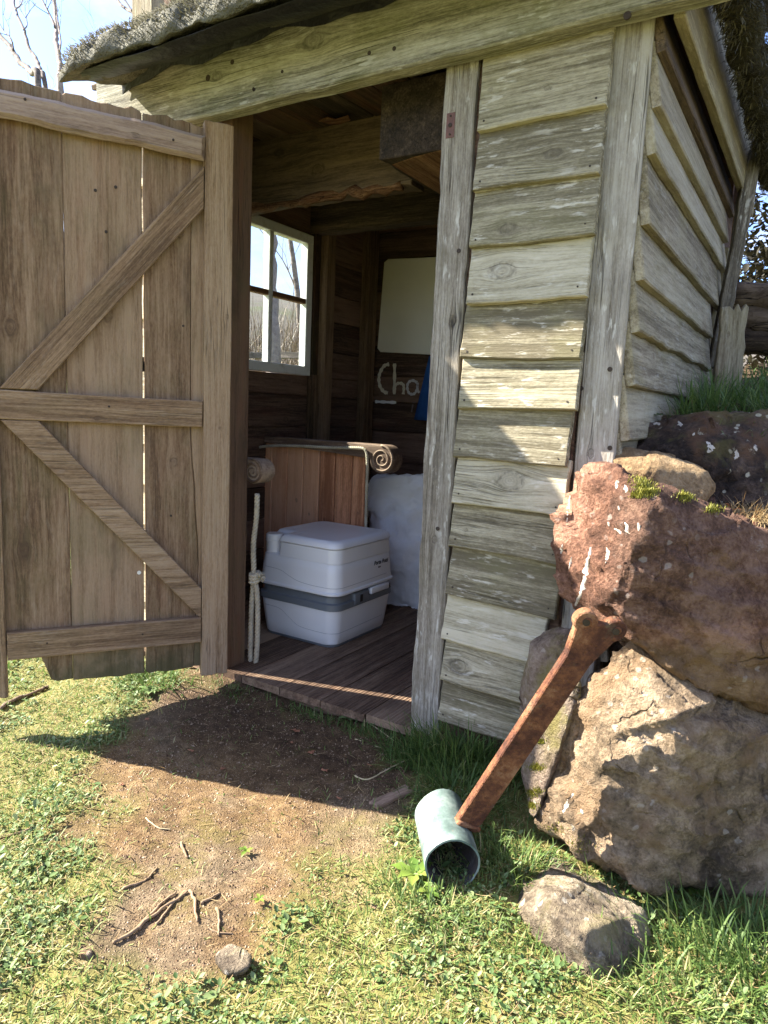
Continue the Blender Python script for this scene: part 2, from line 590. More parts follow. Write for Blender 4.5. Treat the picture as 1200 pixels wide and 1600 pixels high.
def pipe_mat():
    m = NT('galvanised_green')
    p = m.obj()
    n1 = m.noise(p, 11, 6, .65)
    col = m.ramp(m.step(n1, .3, .72), [(0, (.07, .105, .095)), (.5, (.145, .20, .185)), (1, (.28, .335, .31))])
    rs = m.step(m.noise(m.vadd(p, (5, 2, 1)), 16, 6, .7), .58, .72)
    col = m.mix(m.math('MULTIPLY', rs, .75), col, (.28, .17, .11))
    sp = m.step(m.vor(p, 55), .12, .2, 1, 0)
    col = m.mix(m.math('MULTIPLY', sp, m.step(m.noise(p, 20, 2), .5, .65)), col, (.12, .12, .10))
    return m.pbr(col, .55, m.bump(m.noise(p, 40, 5, .65), .003, .7), .4, .15)


M_PIPE = pipe_mat()
M_PIPEIN = simple('pipe_inside', (.07, .055, .05), .85, .3, vary=.6, scale=30, bump=.002, bs=60, dirt=(.20, .22, .20))


def rock_mat(name, dark, mid, light, lichen=.5, lcol=(.62, .57, .50), stain=None, moss=0.0, big=3.0, seed=0.0, crust_shade=None, base=None):
    m = NT(name)
    p = m.vadd(m.obj(), (seed, seed * .7, seed * 1.3))
    n0 = m.noise(p, big, 4, .6)
    n1 = m.noise(p, 22, 7, .7)
    n2 = m.noise(p, 120, 5, .7)
    g = m.math('ADD', m.math('MULTIPLY', n0, .45), m.math('ADD', m.math('MULTIPLY', n1, .4), m.math('MULTIPLY', n2, .25)))
    col = m.ramp(m.step(g, .43, .67), [(0, dark), (.5, mid), (1, light)])
    if stain:
        col = m.mix(m.step(m.noise(m.vadd(p, (9, 3, 1)), big * 1.6, 5, .65), .5, .64), col, stain)
    if crust_shade or base is not None:
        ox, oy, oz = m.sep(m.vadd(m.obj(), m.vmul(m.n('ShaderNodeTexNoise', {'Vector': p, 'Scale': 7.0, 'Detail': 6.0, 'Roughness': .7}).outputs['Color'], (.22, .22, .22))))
    if crust_shade:  # shade of the side away from the sun painted in, along with dark crust
        cmask = m.math('MULTIPLY', m.step(ox, crust_shade[0], crust_shade[0] + .07), m.step(oz, crust_shade[1], crust_shade[1] + .06))
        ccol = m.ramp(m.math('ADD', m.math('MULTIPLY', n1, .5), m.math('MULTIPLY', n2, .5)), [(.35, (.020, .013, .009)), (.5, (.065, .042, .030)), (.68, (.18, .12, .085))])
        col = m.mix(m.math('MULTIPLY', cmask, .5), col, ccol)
    if base is not None:
        bmask = m.step(oz, base, base - .08)
        col = m.mix(m.math('MULTIPLY', bmask, .85), col, m.ramp(m.math('ADD', m.math('MULTIPLY', n1, .6), m.math('MULTIPLY', n0, .4)), [(.35, (.07, .04, .02)), (.52, (.19, .115, .055)), (.68, (.30, .20, .11))]))
    sp = m.n('ShaderNodeTexVoronoi', {'Vector': m.vadd(p, m.vmul(m.n('ShaderNodeTexNoise', {'Vector': p, 'Scale': 40.0}).outputs['Color'], (.02, .02, .02))), 'Scale': 42.0})
    lm = m.math('MULTIPLY', m.step(sp.outputs['Distance'], .22, .34, 1, 0), m.step(m.sep(sp.outputs['Color'])[0], .74, .78))
    lm = m.math('MULTIPLY', lm, m.step(m.noise(p, 5, 2), .42, .58))
    lm2 = m.math('MULTIPLY', m.step(m.noise(m.vadd(p, (4, 4, 4)), 34, 6, .75), .60, .68), m.step(m.noise(p, 7, 3), .45, .62))
    col = m.mix(m.math('MULTIPLY', m.math('MAXIMUM', lm, m.math('MULTIPLY', lm2, .7)), lichen), col, lcol)
    ckv = m.vor(m.vadd(p, m.vmul(m.n('ShaderNodeTexNoise', {'Vector': p, 'Scale': 9.0, 'Detail': 4.0}).outputs['Color'], (.12, .12, .12))), 6.5, 'DISTANCE_TO_EDGE')
    ck = m.math('MULTIPLY', m.step(ckv, .0, .03, 1, 0), m.step(m.noise(p, 5, 3), .54, .68))
    col = m.mix(m.math('MULTIPLY', ck, .6), col, tuple(v * .25 for v in dark))
    if moss:
        up = m.sep(m.n('ShaderNodeNewGeometry').outputs['Normal'])[2]
        mm = m.math('MULTIPLY', m.step(m.noise(p, 9, 5, .65), .5, .62), m.step(up, -.2, .5))
        col = m.mix(m.math('MULTIPLY', mm, moss), col, (.16, .15, .035))
    h = m.math('ADD', m.math('MULTIPLY', n1, .8), m.math('SUBTRACT', m.math('MULTIPLY', n2, .4), m.math('MULTIPLY', ck, .6)))
    return m.pbr(col, .88, m.bump(h, .035, .9), .25)


M_ROCK_RED = rock_mat('red_sandstone', (.08, .038, .024), (.225, .112, .072), (.40, .235, .16), .35, (.55, .50, .44), seed=1.0, crust_shade=(.0, .0), base=.03)
M_ROCK_BROWN = rock_mat('brown_sandstone', (.08, .058, .038), (.24, .172, .108), (.42, .315, .21), .4, (.55, .5, .44), stain=(.235, .155, .09), seed=4.0)
M_ROCK_SLAB = rock_mat('grey_brown_stone', (.09, .062, .046), (.22, .165, .125), (.33, .265, .21), .5, stain=(.19, .16, .06), moss=.4, seed=7.0)
M_ROCK_TAN = rock_mat('tan_stone', (.16, .10, .05), (.33, .225, .12), (.44, .32, .19), .15, seed=9.0)
M_ROCK_DARK = rock_mat('dark_lichen_stone', (.025, .018, .015), (.075, .05, .038), (.16, .11, .08), 1.0, (.50, .46, .36), stain=(.13, .07, .04), moss=.35, seed=12.0)
M_ROCK_GREY = rock_mat('grey_stone', (.09, .068, .048), (.25, .20, .14), (.43, .36, .265), .5, (.55, .52, .45), stain=(.30, .24, .15), moss=.3, seed=15.0)


def blade_mat(name, stops, trans=.35):
    m = NT(name)
    f = m.n('ShaderNodeAttribute', attribute_name='tint').outputs['Fac']
    col = m.ramp(f, stops)
    df = m.n('ShaderNodeBsdfPrincipled', {'Base Color': col, 'Roughness': .55, 'Specular IOR Level': .35})
    tl = m.n('ShaderNodeBsdfTranslucent', {0: col})
    mx = m.n('ShaderNodeMixShader', {0: trans, 1: df.outputs[0], 2: tl.outputs[0]})
    m.t.links.new(mx.outputs[0], m.out.inputs[0])
    return m.m


M_LAWN = blade_mat('lawn_blades', [(0, (.05, .10, .022)), (.35, (.125, .20, .045)), (.62, (.22, .285, .08)), (.84, (.34, .345, .14)), (1, (.50, .43, .25))])
M_LONG = blade_mat('long_grass', [(0, (.035, .075, .018)), (.5, (.10, .17, .04)), (.85, (.22, .28, .08)), (1, (.42, .36, .18))])
M_DARKLEAF = blade_mat('dark_bush_leaf', [(0, (.014, .013, .007)), (.5, (.035, .03, .015)), (1, (.075, .066, .032))], .15)
M_CLOVER = blade_mat('clover_leaves', [(0, (.04, .085, .022)), (.5, (.12, .19, .06)), (1, (.27, .33, .15))], .25)
M_WEED = blade_mat('weed_leaf', [(0, (.05, .12, .02)), (.5, (.16, .25, .04)), (1, (.30, .33, .07))], .35)
M_MOSS = blade_mat('moss_tufts', [(0, (.10, .11, .015)), (.5, (.20, .20, .03)), (1, (.33, .30, .06))], .2)
M_FIBRE = blade_mat('thatch_fibre', [(0, (.04, .035, .02)), (.45, (.15, .14, .095)), (1, (.46, .45, .39))], .1)
M_FIBRE_DARK = blade_mat('dark_thatch_fibre', [(0, (.02, .018, .010)), (.6, (.09, .08, .045)), (1, (.20, .18, .11))], .1)
M_GRIT = blade_mat('grit', [(0, (.07, .04, .022)), (.5, (.19, .115, .065)), (1, (.46, .36, .25))], 0.0)
M_DRYGRASS = blade_mat('dry_grass', [(0, (.20, .06, .03)), (.3, (.30, .20, .09)), (1, (.55, .42, .23))], .3)


def ground_mat():
    m = NT('ground_soil')
    p = m.pos()
    d = m.n('ShaderNodeAttribute', attribute_name='dirt').outputs['Fac']
    n0 = m.noise(p, 2.2, 5, .6)
    n1 = m.noise(p, 26, 6, .7)
    n2 = m.noise(p, 240, 4, .7)
    n3 = m.vor(p, 150)
    soil = m.ramp(m.step(m.math('ADD', m.math('MULTIPLY', n1, .5), m.math('MULTIPLY', n2, .5)), .3, .72),
                  [(0, (.055, .032, .014)), (.45, (.15, .092, .042)), (1, (.30, .21, .11))])
    grey = m.ramp(m.step(m.math('ADD', m.math('MULTIPLY', n1, .5), m.math('MULTIPLY', n2, .5)), .3, .72),
                  [(0, (.058, .042, .026)), (.5, (.16, .116, .07)), (1, (.32, .245, .16))])
    soil = m.mix(m.step(n0, .42, .6), soil, grey)
    soil = m.mix(m.math('MULTIPLY', m.step(n3, .05, .28, 1, 0), .35), soil, (.42, .32, .21))
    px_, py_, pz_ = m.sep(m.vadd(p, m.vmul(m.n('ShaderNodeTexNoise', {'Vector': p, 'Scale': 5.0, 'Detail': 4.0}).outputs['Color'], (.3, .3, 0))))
    damp_shade = m.math('MULTIPLY', m.step(py_, 1.55, 1.85), .85)  # door shadow deepened in the soil colour, along with moist dark earth
    soil = m.mix(damp_shade, soil, m.ramp(m.math('ADD', m.math('MULTIPLY', n1, .5), m.math('MULTIPLY', n2, .5)), [(.35, (.022, .012, .007)), (.5, (.058, .034, .018)), (.68, (.16, .10, .055))]))
    mossy = m.math('MULTIPLY', m.step(m.noise(m.vadd(p, (3, 8, 0)), 5.5, 6, .7), .52, .66), .6)
    soil = m.mix(mossy, soil, (.13, .105, .03))
    lawn = m.ramp(n1, [(.25, (.07, .075, .02)), (.5, (.16, .15, .045)), (.75, (.27, .22, .09))])
    far = m.n('ShaderNodeVectorMath', {0: p}, operation='LENGTH').outputs['Value']
    lawn = m.mix(m.step(far, 3.5, 9), lawn, m.ramp(m.noise(p, 1.1, 6, .7), [(.3, (.15, .18, .055)), (.7, (.29, .29, .11))]))
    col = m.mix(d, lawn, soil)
    h = m.math('ADD', m.math('MULTIPLY', n1, .5), m.math('ADD', m.math('MULTIPLY', n2, .5), m.math('MULTIPLY', m.step(n3, 0, .4, 1, 0), .5)))
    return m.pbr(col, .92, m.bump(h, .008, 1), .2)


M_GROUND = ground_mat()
M_BANKSOIL = simple('bank_soil', (.085, .055, .032), .95, .2, vary=.5, scale=14, bump=.02, bs=30, dirt=(.07, .075, .02))
M_HILL = simple('hill_scrub', (.13, .115, .10), .95, .2, vary=.45, scale=.25, dirt=(.09, .11, .05))

# ------------------------------------------------------------------ ground
DIRT = [(-1.95, 1.93), (-1.9, 1.55), (-1.72, 1.25), (-1.47, 1.03), (-1.25, .9), (-1.03, .80), (-.87, .85), (-.82, .97), (-.85, 1.17), (-.87, 1.45), (-.86, 1.65), (-.95, 1.95), (-1.4, 2.1), (-1.9, 2.1)]


def dirt_mask(x, y):
    x, y = np.asarray(x, float), np.asarray(y, float)
    wx = x + .05 * np.sin(x * 17 + y * 9) + .03 * np.sin(y * 31 - x * 13 + 1)
    wy = y + .05 * np.sin(y * 15 - x * 11 + 2) + .03 * np.sin(x * 37 + y * 7)
    inside = np.zeros(x.shape, bool)
    dist = np.full(x.shape, 1e9)
    n = len(DIRT)
    for i in range(n):
        (x1, y1), (x2, y2) = DIRT[i], DIRT[(i + 1) % n]
        c = ((y1 > wy) != (y2 > wy)) & (wx < (x2 - x1) * (wy - y1) / ((y2 - y1) if abs(y2 - y1) > 1e-9 else 1e-9) + x1)
        inside ^= c
        t = np.clip(((wx - x1) * (x2 - x1) + (wy - y1) * (y2 - y1)) / ((x2 - x1) ** 2 + (y2 - y1) ** 2), 0, 1)
        dist = np.minimum(dist, np.hypot(wx - x1 - t * (x2 - x1), wy - y1 - t * (y2 - y1)))
    s = np.where(inside, dist, -dist)
    return np.clip((s + .07) / .15, 0, 1)


def gz(x, y):
    x, y = np.asarray(x, float), np.asarray(y, float)
    z = -.085 - .012 * np.clip((1.9 - y), -1, 1.5) + .03 * np.exp(-((x + 1.95) ** 2 / .12 + (y - 1.75) ** 2 / .05))
    z = z + .006 * np.sin(x * 5 + y * 3) + .004 * np.sin(x * 11 - y * 13 + 1) + .003 * np.sin(x * 23 + y * 19)
    z = z + .042 * np.exp(-((y - 1.92) / .13) ** 2) * np.clip((x + 2.1) / .2, 0, 1) * np.clip((-.6 - x) / .2, 0, 1)
    sm = np.clip((np.hypot(x, y) - 5.0) / 3.5, 0, 1)
    z = z + 1.3 * np.clip((-x - 3) / 2, 0, 1) * np.clip((y - 2.5) / 2, 0, 1) * sm * sm * (3 - 2 * sm)
    z = z + .05 * np.exp(-((x + .72) ** 2 / .06 + (y - 1.82) ** 2 / .03)) + .015 * np.clip(np.hypot(x + 1, y - 1.5) - 4, 0, 12)
    return z


def build_ground():
    xs = np.concatenate([-3.6 - np.geomspace(.02, 500, 44)[::-1], np.linspace(-3.6, 1.0, 380), 1.0 + np.geomspace(.02, 500, 30)])
    ys = np.concatenate([.2 - np.geomspace(.02, 500, 30)[::-1], np.linspace(.2, 2.6, 230), 2.6 + np.geomspace(.02, 500, 44)])
    X, Y = np.meshgrid(xs, ys)
    Z = gz(X, Y)
    D = dirt_mask(X, Y)
    mic = RNG.normal(0, 1, X.shape)
    Z = Z + D * mic * .0011
    nx, ny = len(xs), len(ys)
    V = np.stack([X.ravel(), Y.ravel(), Z.ravel()], 1)
    i = np.arange(nx * ny).reshape(ny, nx)
    F = np.stack([i[:-1, :-1].ravel(), i[:-1, 1:].ravel(), i[1:, 1:].ravel(), i[1:, :-1].ravel()], 1)
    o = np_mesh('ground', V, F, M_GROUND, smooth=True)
    a = o.data.attributes.new('dirt', 'FLOAT', 'POINT')
    a.data.foreach_set('value', D.ravel())
    tag(o, 'lawn with a worn patch of brown earth before the doorway', kind='structure')


def np_mesh(name, V, F, mat, parent=None, smooth=False, tint=None):
    """F: (n,k) int array of equal-size faces, or list of such arrays."""
    Fs = F if isinstance(F, list) else [F]
    me = bpy.data.meshes.new(name)
    me.vertices.add(len(V))
    me.vertices.foreach_set('co', np.asarray(V, np.float32).ravel())
    loops = np.concatenate([f.ravel() for f in Fs]).astype(np.int32)
    tot = np.concatenate([np.full(len(f), f.shape[1], np.int32) for f in Fs])
    me.loops.add(len(loops))
    me.loops.foreach_set('vertex_index', loops)
    me.polygons.add(len(tot))
    st = np.concatenate([[0], np.cumsum(tot)[:-1]]).astype(np.int32)
    me.polygons.foreach_set('loop_start', st)
    if smooth:
        me.polygons.foreach_set('use_smooth', np.ones(len(tot), bool))
    me.update(calc_edges=True)
    if tint is not None:
        a = me.attributes.new('tint', 'FLOAT', 'POINT')
        a.data.foreach_set('value', np.asarray(tint, np.float32))
    me.materials.append(mat)
    return link(name, me, None, parent)


def blades(P, L, Wd, lean, az, curve, tint):
    """Arrays of grass blades: base P (n,3), length, width, lean (rad from vertical), azimuth, extra bend."""
    n = len(P)
    dirh = np.stack([np.cos(az), np.sin(az), np.zeros(n)], 1)
    side = np.stack([-np.sin(az), np.cos(az), np.zeros(n)], 1)
    a1, a2, a3 = lean, lean + curve * .5, lean + curve

    def stepv(a, l):
        return dirh * (np.sin(a) * l)[:, None] + np.array([0, 0, 1.0]) * (np.cos(a) * l)[:, None]
    p1 = P + stepv(a1, L * .4)
    p2 = p1 + stepv(a2, L * .35)
    p3 = p2 + stepv(a3, L * .25)
    w = (Wd / 2)[:, None]
    V = np.stack([P - side * w * .8, P + side * w * .8, p1 - side * w, p1 + side * w, p2 - side * w * .75, p2 + side * w * .75, p3], 1).reshape(-1, 3)
    b = (np.arange(n) * 7)[:, None]
    Q = np.concatenate([b + np.array([[0, 1, 3, 2]]), b + np.array([[2, 3, 5, 4]])])
    T = b + np.array([[4, 5, 6]])
    return V, Q, T, np.repeat(tint, 7)


def blades_obj(name, sets, mat, parent=None):
    VV, QQ, TT, tt, k = [], [], [], [], 0
    for s in sets:
        V, Q, T, t = blades(*s)
        VV.append(V)
        QQ.append(Q + k)
        TT.append(T + k)
        tt.append(t)
        k += len(V)
    return np_mesh(name, np.concatenate(VV), [np.concatenate(QQ), np.concatenate(TT)], mat, parent, True, np.concatenate(tt))


def leaves_obj(name, P, R, tilt, az, tint, mat, parent=None):
    """Small oval leaves, six-sided, cupped."""
    n = len(P)
    ux = np.stack([np.cos(az) * np.cos(tilt), np.sin(az) * np.cos(tilt), np.sin(tilt)], 1)
    uy = np.stack([-np.sin(az), np.cos(az), np.zeros(n)], 1)
    up = np.cross(ux, uy)
    sh = [(0, 0, 0), (.35, .38, .12), (1.1, .5, .16), (1.75, 0, .0), (1.1, -.5, .16), (.35, -.38, .12)]
    V = np.stack([P + ux * (a * R)[:, None] + uy * (b * R)[:, None] + up * (c * R)[:, None] for a, b, c in sh], 1).reshape(-1, 3)
    b = (np.arange(n) * 6)[:, None]
    Q = np.concatenate([b + np.array([[0, 1, 2, 3]]), b + np.array([[0, 3, 4, 5]])])
    return np_mesh(name, V, Q, mat, parent, True, np.repeat(tint, 6))


def clump(x, y, f=1.0, s=0.0):
    return .5 + .25 * np.sin(x * 6.1 * f + y * 4.3 * f + s) + .25 * np.sin(x * 13.7 * f - y * 11.9 * f + 2 + s) * np.sin(y * 9.1 * f + s)


build_ground()

# ------------------------------------------------------------------ the hut
hut = empty('wooden_hut', (-1.38, 2.7, 0))
tag(hut, 'weathered clapboard hut with open plank door and thatched roof', 'hut')
XL, XR, YF, YB = -2.42, -.45, 1.87, 3.76
NF = (0, -1, 0)

# front clapboards right of the doorway: lower edges as (left, right) photo pixels
FB = [((743.7, 203), (945.6, 162.5)), ((737.9, 295.9), (935.5, 268.9)), ((731, 387), (927, 365)), ((726, 475), (915, 462)), ((717.7, 559.3), (906, 560)),
      ((713.6, 637), (899, 640)), ((707, 713), (884, 729)), ((705, 784), (880, 807)), ((700, 852), (875, 884)), ((696, 928), (868, 969)),
      ((689, 998), (845, 1041)), ((687, 1062), (840, 1107)), ((683, 1125), (820, 1170))]
FK = {0: [(.03, .02, .004), (.19, .05, .005)], 1: [(.22, .02, .012)], 2: [(.11, .045, .014)], 3: [(.10, .0, .020)], 4: [], 5: [], 6: [], 7: [(.17, -.005, .022)], 8: [(.05, .02, .005)], 9: [], 10: [], 11: [(.055, .015, .018)], 12: []}
prev = None
for i, (l, r) in enumerate(FB):
    yb = 1.832 + random.uniform(-.003, .003)
    a, b = at(*l, y=yb), at(*r, y=yb)
    top = 2.0 if prev is None else prev + .018
    zc = (a.z + b.z) / 2
    Wd = top - zc
    prev = zc
    ax = (b - a)
    nrm = Vector((0, -1, 0.0))
    tilt = math.atan2(.026, Wd)
    nrm = Vector((0, -math.cos(tilt), -math.sin(tilt) * -1))
    z_dir = Vector((0, math.sin(tilt), math.cos(tilt)))
    o = a + z_dir * (Wd / 2)
    cb_ = board('clapboard', o, o + ax, nrm, Wd, .024, M_CLAP, hut, rag=.003, step=.03, endrag=.003, knots=FK.get(i), sd=i)
    for u in (.06, .93):
        c = a.lerp(b, u) + z_dir * random.uniform(.018, .03)
        Geo().add(tube_geo([c - nrm * .004, c + nrm * .0012], random.uniform(.0022, .0034), 8)).build('nail', M_NAIL, cb_, smooth=False)
# backing sheet behind the clapboards so no light leaks between them
board('wall_backing', (-.91, 1.88, .97), (-.56, 1.88, .97), NF, 1.95, .008, M_INNER, hut, knots=[])
board('wall_backing', (-2.42, 1.895, .97), (-1.93, 1.895, .97), NF, 1.95, .008, M_INNER, hut, knots=[])
# front clapboards left of the doorway, behind the open door
for i in range(12):
    z0 = .03 + i * .16
    board('clapboard', (-2.45, 1.862, z0 + .08), (-1.93, 1.862, z0 + .08), (0, -1, .11), .178, .019, M_CLAP, hut, rag=.002, step=.05)

# posts
post = board('corner_post', (-.5, 1.872, -.12), (-.5, 1.872, 2.10), NF, .102, .10, M_POST, hut, rag=.0015, step=.08, knots=[(.62, .03, .006), (1.03, -.01, .007)])
post2 = board('door_post', (-.955, 1.862, -.1), (-.952, 1.862, 2.10), NF, .098, .11, M_POST, hut, rag=.005, step=.04, knots=[(.72, .0, .008), (1.36, .02, .009)])
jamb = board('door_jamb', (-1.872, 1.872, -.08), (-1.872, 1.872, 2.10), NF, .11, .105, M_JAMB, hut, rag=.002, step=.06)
board('corner_post', (-2.44, 1.88, -.1), (-2.44, 1.88, 1.939), NF, .09, .09, M_POST, hut)
for px, py, yy in ((918, 391, 1.872), (953, 577, 1.872), (908, 607, 1.872), (953, 700, 1.872)):
    c = at(px, py, y=yy)
    g = Geo().add(tube_geo([c + Vector((0, .004, 0)), c + Vector((0, -.0015, 0))], .0065, 10))
    g.build('nail', M_NAIL, post, smooth=False)
for px, py, yy in ((717, 392, 1.862), (684, 826, 1.862)):
    c = at(px, py, y=yy)
    Geo().add(tube_geo([c + Vector((0, .004, 0)), c + Vector((0, -.0015, 0))], .0065, 10)).build('nail', M_NAIL, post2, smooth=False)
# strike plate of the old latch
c = at(704, 196, y=1.862)
sp = board('strike_plate', c - Vector((0, .0015, .033)), c + Vector((0, -.0015, .033)), NF, .026, .0025, M_PLATE, hut, rag=0, knots=[], ch=.0005)
for dz in (-.024, 0, .024):
    q = c + Vector((0, -.0016, dz))
    Geo().add(tube_geo([q + Vector((0, .001, 0)), q + Vector((0, -.0022, 0))], .006 if dz == 0 else .0028, 10)).build('screw', M_NAIL, sp, smooth=False)

# fascia beam over the doorway
fas = slab('fascia_beam', (-2.43, 1.79, 2.065), (1, 0, 0), NF, ragged(2.25, .25, .06, .003, sd=4), .062, M_FASCIA, hut,
           knots=[(1.02, -.012, .02), (.62, .01, .012)], ch=.006)
for px, py, r in ((363, 97, .008), (325, 122, .010), (397, 140, .006), (441, 112, .005), (577, 83, .006), (616, 76, .006), (396, 139, .005), (980, 24, .009)):
    c = at(px, py, y=1.79)
    g = Geo().add(tube_geo([c + Vector((0, .004, 0)), c + Vector((0, -.0012, 0))], r, 10))
    g.build('knot', M_NAIL, fas, smooth=False)

# side wall boards (right), lower edges level
zs = [1.885, 1.76, 1.648, 1.485, 1.35, 1.225, 1.09, .95, .80, .65, .5, .35, .2]
yb_end = [3.46, 3.36, 3.42, 3.40, 3.2, 3.3, 3.4, 3.4, 3.4, 3.4, 3.4, 3.4, 3.4]
for i, z in enumerate(zs):
    top = (2.02 if i == 0 else zs[i - 1] + .03)
    Wd = top - z
    tilt = math.atan2(.030, Wd)
    nrm = Vector((math.cos(tilt), 0, math.sin(tilt)))
    zd = Vector((-math.sin(tilt), 0, math.cos(tilt)))
    o = Vector((-.416, 1.885, z)) + zd * (Wd / 2)
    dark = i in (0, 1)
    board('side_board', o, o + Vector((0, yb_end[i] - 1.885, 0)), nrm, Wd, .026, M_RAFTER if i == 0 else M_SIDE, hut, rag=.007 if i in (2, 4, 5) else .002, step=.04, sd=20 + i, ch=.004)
board('side_backing', (-.462, 1.975, .97), (-.462, 3.78, .97), (1, 0, 0), 2.1, .008, M_INNER, hut, knots=[])
board('bargeboard', (-.375, 1.86, 2.06), (-.375, 3.75, 2.075), (1, 0, 0), .25, .028, M_BARGE, hut, rag=.004, knots=[(.35, .06, .02), (.9, -.02, .012)])
board('side_post', (-.42, 3.43, .9), (-.42, 3.43, 1.75), (1, 0, 0), .03, .04, M_SIDE, hut)

# rear and left walls, built of dark planks seen from inside
zz_ = -.05
while zz_ < 2.3:
    h = random.uniform(.15, .19)
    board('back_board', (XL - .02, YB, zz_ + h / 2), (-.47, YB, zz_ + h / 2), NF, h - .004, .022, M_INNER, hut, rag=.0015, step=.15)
    zz_ += h
WY0, WY1, WZ0, WZ1 = 2.38, 3.08, 1.163, 1.89         # window opening
zz_ = -.05
k = 0
while zz_ < 2.3:
    h = random.uniform(.14, .17)
    if zz_ < WZ0 < zz_ + h:
        h = WZ0 - zz_
    if zz_ < WZ1 < zz_ + h:
        h = WZ1 - zz_
    h = max(h, .05)
    segs = [(1.9, YB)]
    if zz_ >= WZ0 - .01 and zz_ + h <= WZ1 + .01:
        segs = [(1.9, WY0), (WY1, YB)]
    for a_, b_ in segs:
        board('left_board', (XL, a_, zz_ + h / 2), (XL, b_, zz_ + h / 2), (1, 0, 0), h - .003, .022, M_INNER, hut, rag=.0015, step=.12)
    zz_ += h
for (y0_, y1_, z0_, z1_) in ((1.9, WY0, -.05, 2.3), (WY1, 3.79, -.05, 2.3), (WY0, WY1, -.05, WZ0), (WY0, WY1, WZ1, 2.3)):  # unseen sheets added outside the planks to stop light leaking in
    board('light_stop_sheet', (XL - .036, y0_, (z0_ + z1_) / 2), (XL - .036, y1_, (z0_ + z1_) / 2), (1, 0, 0), z1_ - z0_, .012, M_INNER, hut, knots=[])
board('light_stop_sheet', (XL - .04, YB + .036, 1.2), (-.45, YB + .036, 1.2), NF, 2.5, .012, M_INNER, hut, knots=[])
# wall studs
board('stud', (XL + .078, 3.18, -.02), (XL + .078, 3.18, 1.93), (1, 0, 0), .075, .07, M_STUD, hut, rag=.004, step=.05)
board('stud', (XL + .045, 3.112, -.02), (XL + .045, 3.112, 1.17), (1, 0, 0), .055, .04, M_STUD, hut, rag=.003)
board('stud', (XL + .035, 3.115, 1.17), (XL + .035, 3.115, 1.93), (1, 0, 0), .05, .03, M_JAMB, hut, rag=.003)
board('stud', (XL + .055, 3.635, -.02), (XL + .055, 3.635, 2.1), (1, 0, 0), .10, .055, M_STUD, hut, rag=.003)

# window in the left wall: sash, bars and four panes
win = slab('window', (XL + .03, WY0, WZ1 - .024), (0, 1, 0), (1, 0, 0), ragged(WY1 - WY0, .048, .1, .0005), .045, M_WFRAME, hut)
win['label'] = 'white painted window with four panes'
board('sash_rail', (XL + .03, WY0, WZ0 + .024), (XL + .03, WY1, WZ0 + .024), (1, 0, 0), .048, .045, M_WFRAME, win, rag=.0005, knots=[])
for yy in (WY0 + .024, WY1 - .024):
    board('sash_stile', (XL + .0295, yy, WZ0 + .048), (XL + .0295, yy, WZ1 - .048), (1, 0, 0), .048, .044, M_WFRAME, win, rag=.0005, knots=[])
ym, zm = (WY0 + WY1) / 2 + .02, 1.548
board('glazing_bar', (XL + .028, ym, WZ0 + .048), (XL + .028, ym, WZ1 - .048), (1, 0, 0), .03, .04, M_WFRAME, win, rag=.0005, knots=[])
board('glazing_bar', (XL + .026, WY0 + .048, zm), (XL + .026, ym - .015, zm), (1, 0, 0), .026, .036, M_PUTTY, win, rag=.001, knots=[])
board('glazing_bar', (XL + .026, ym + .015, zm), (XL + .026, WY1 - .048, zm), (1, 0, 0), .026, .036, M_PUTTY, win, rag=.001, knots=[])
for y0, y1 in ((WY0 + .048, ym - .015), (ym + .015, WY1 - .048)):
    for z0, z1 in ((WZ0 + .048, zm - .013), (zm + .013, WZ1 - .048)):
        link('pane', mesh_from('pane', [(XL + .008, y0, z0), (XL + .008, y1, z0), (XL + .008, y1, z1), (XL + .008, y0, z1),
                                        (XL + .005, y0, z0), (XL + .005, y1, z0), (XL + .005, y1, z1), (XL + .005, y0, z1)],
                               [(0, 1, 2, 3), (7, 6, 5, 4)]), M_GLASS, win)

# beams under the roof
bm1 = board('roof_beam', (XL, 2.33, 1.955), (-1.37, 2.33, 1.955), NF, .27, .10, M_RAFTER, hut, rag=.008, step=.04, knots=[(.62, .03, .018), (.42, -.06, .012)])
pts = []
for i in range(24):
    xx = -2.2 + i * .034
    pts.append(Vector((xx, 2.338 + random.uniform(-.01, .012), 1.822 + random.uniform(-.012, .006))))
Geo().add(tube_geo(pts, [.018 + random.uniform(-.008, .009) for _ in pts], 6)).build('rotten_edge', M_ROT, bm1)
bm2 = board('roof_beam', (-1.175, 1.99, 1.885), (-1.175, 3.75, 1.885), (0, 0, -1), .23, .22, M_DARKBEAM, hut, rag=.008, step=.05)
bm2.matrix_basis = frame((-1.175, 1.99, 1.785), (0, 1, 0), (0, 0, -1))
slab('beam_face', (-1.285, 1.992, 1.783), (0, 1, 0), (0, 0, -1), [(0, 0), (1.5, 0), (1.5, .215), (.05, .215), (.02, .12)], .004, M_ROT, bm2, ch=.001)
bm2.children[0].matrix_basis = frame((-1.06, 1.992, 1.7835), (0, 1, 0), (0, 0, -1))
board('roof_beam', (XL, 3.08, 2.0), (-.47, 3.08, 1.99), NF, .19, .08, M_RAFTER, hut, rag=.004, step=.08)
for i in range(15):
    x0 = XL - .02 + i * .138
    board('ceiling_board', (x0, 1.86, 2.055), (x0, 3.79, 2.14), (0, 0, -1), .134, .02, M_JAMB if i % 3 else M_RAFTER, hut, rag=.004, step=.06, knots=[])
slab('torn_splinter', (at(497, 190, z=2.045)), (1, .15, 0), (0, 0, -1), [(0, 0), (.05, -.02), (.07, .005), (.13, -.01), (.12, .03), (.06, .05), (.03, .035)], .006, M_ROT, hut)

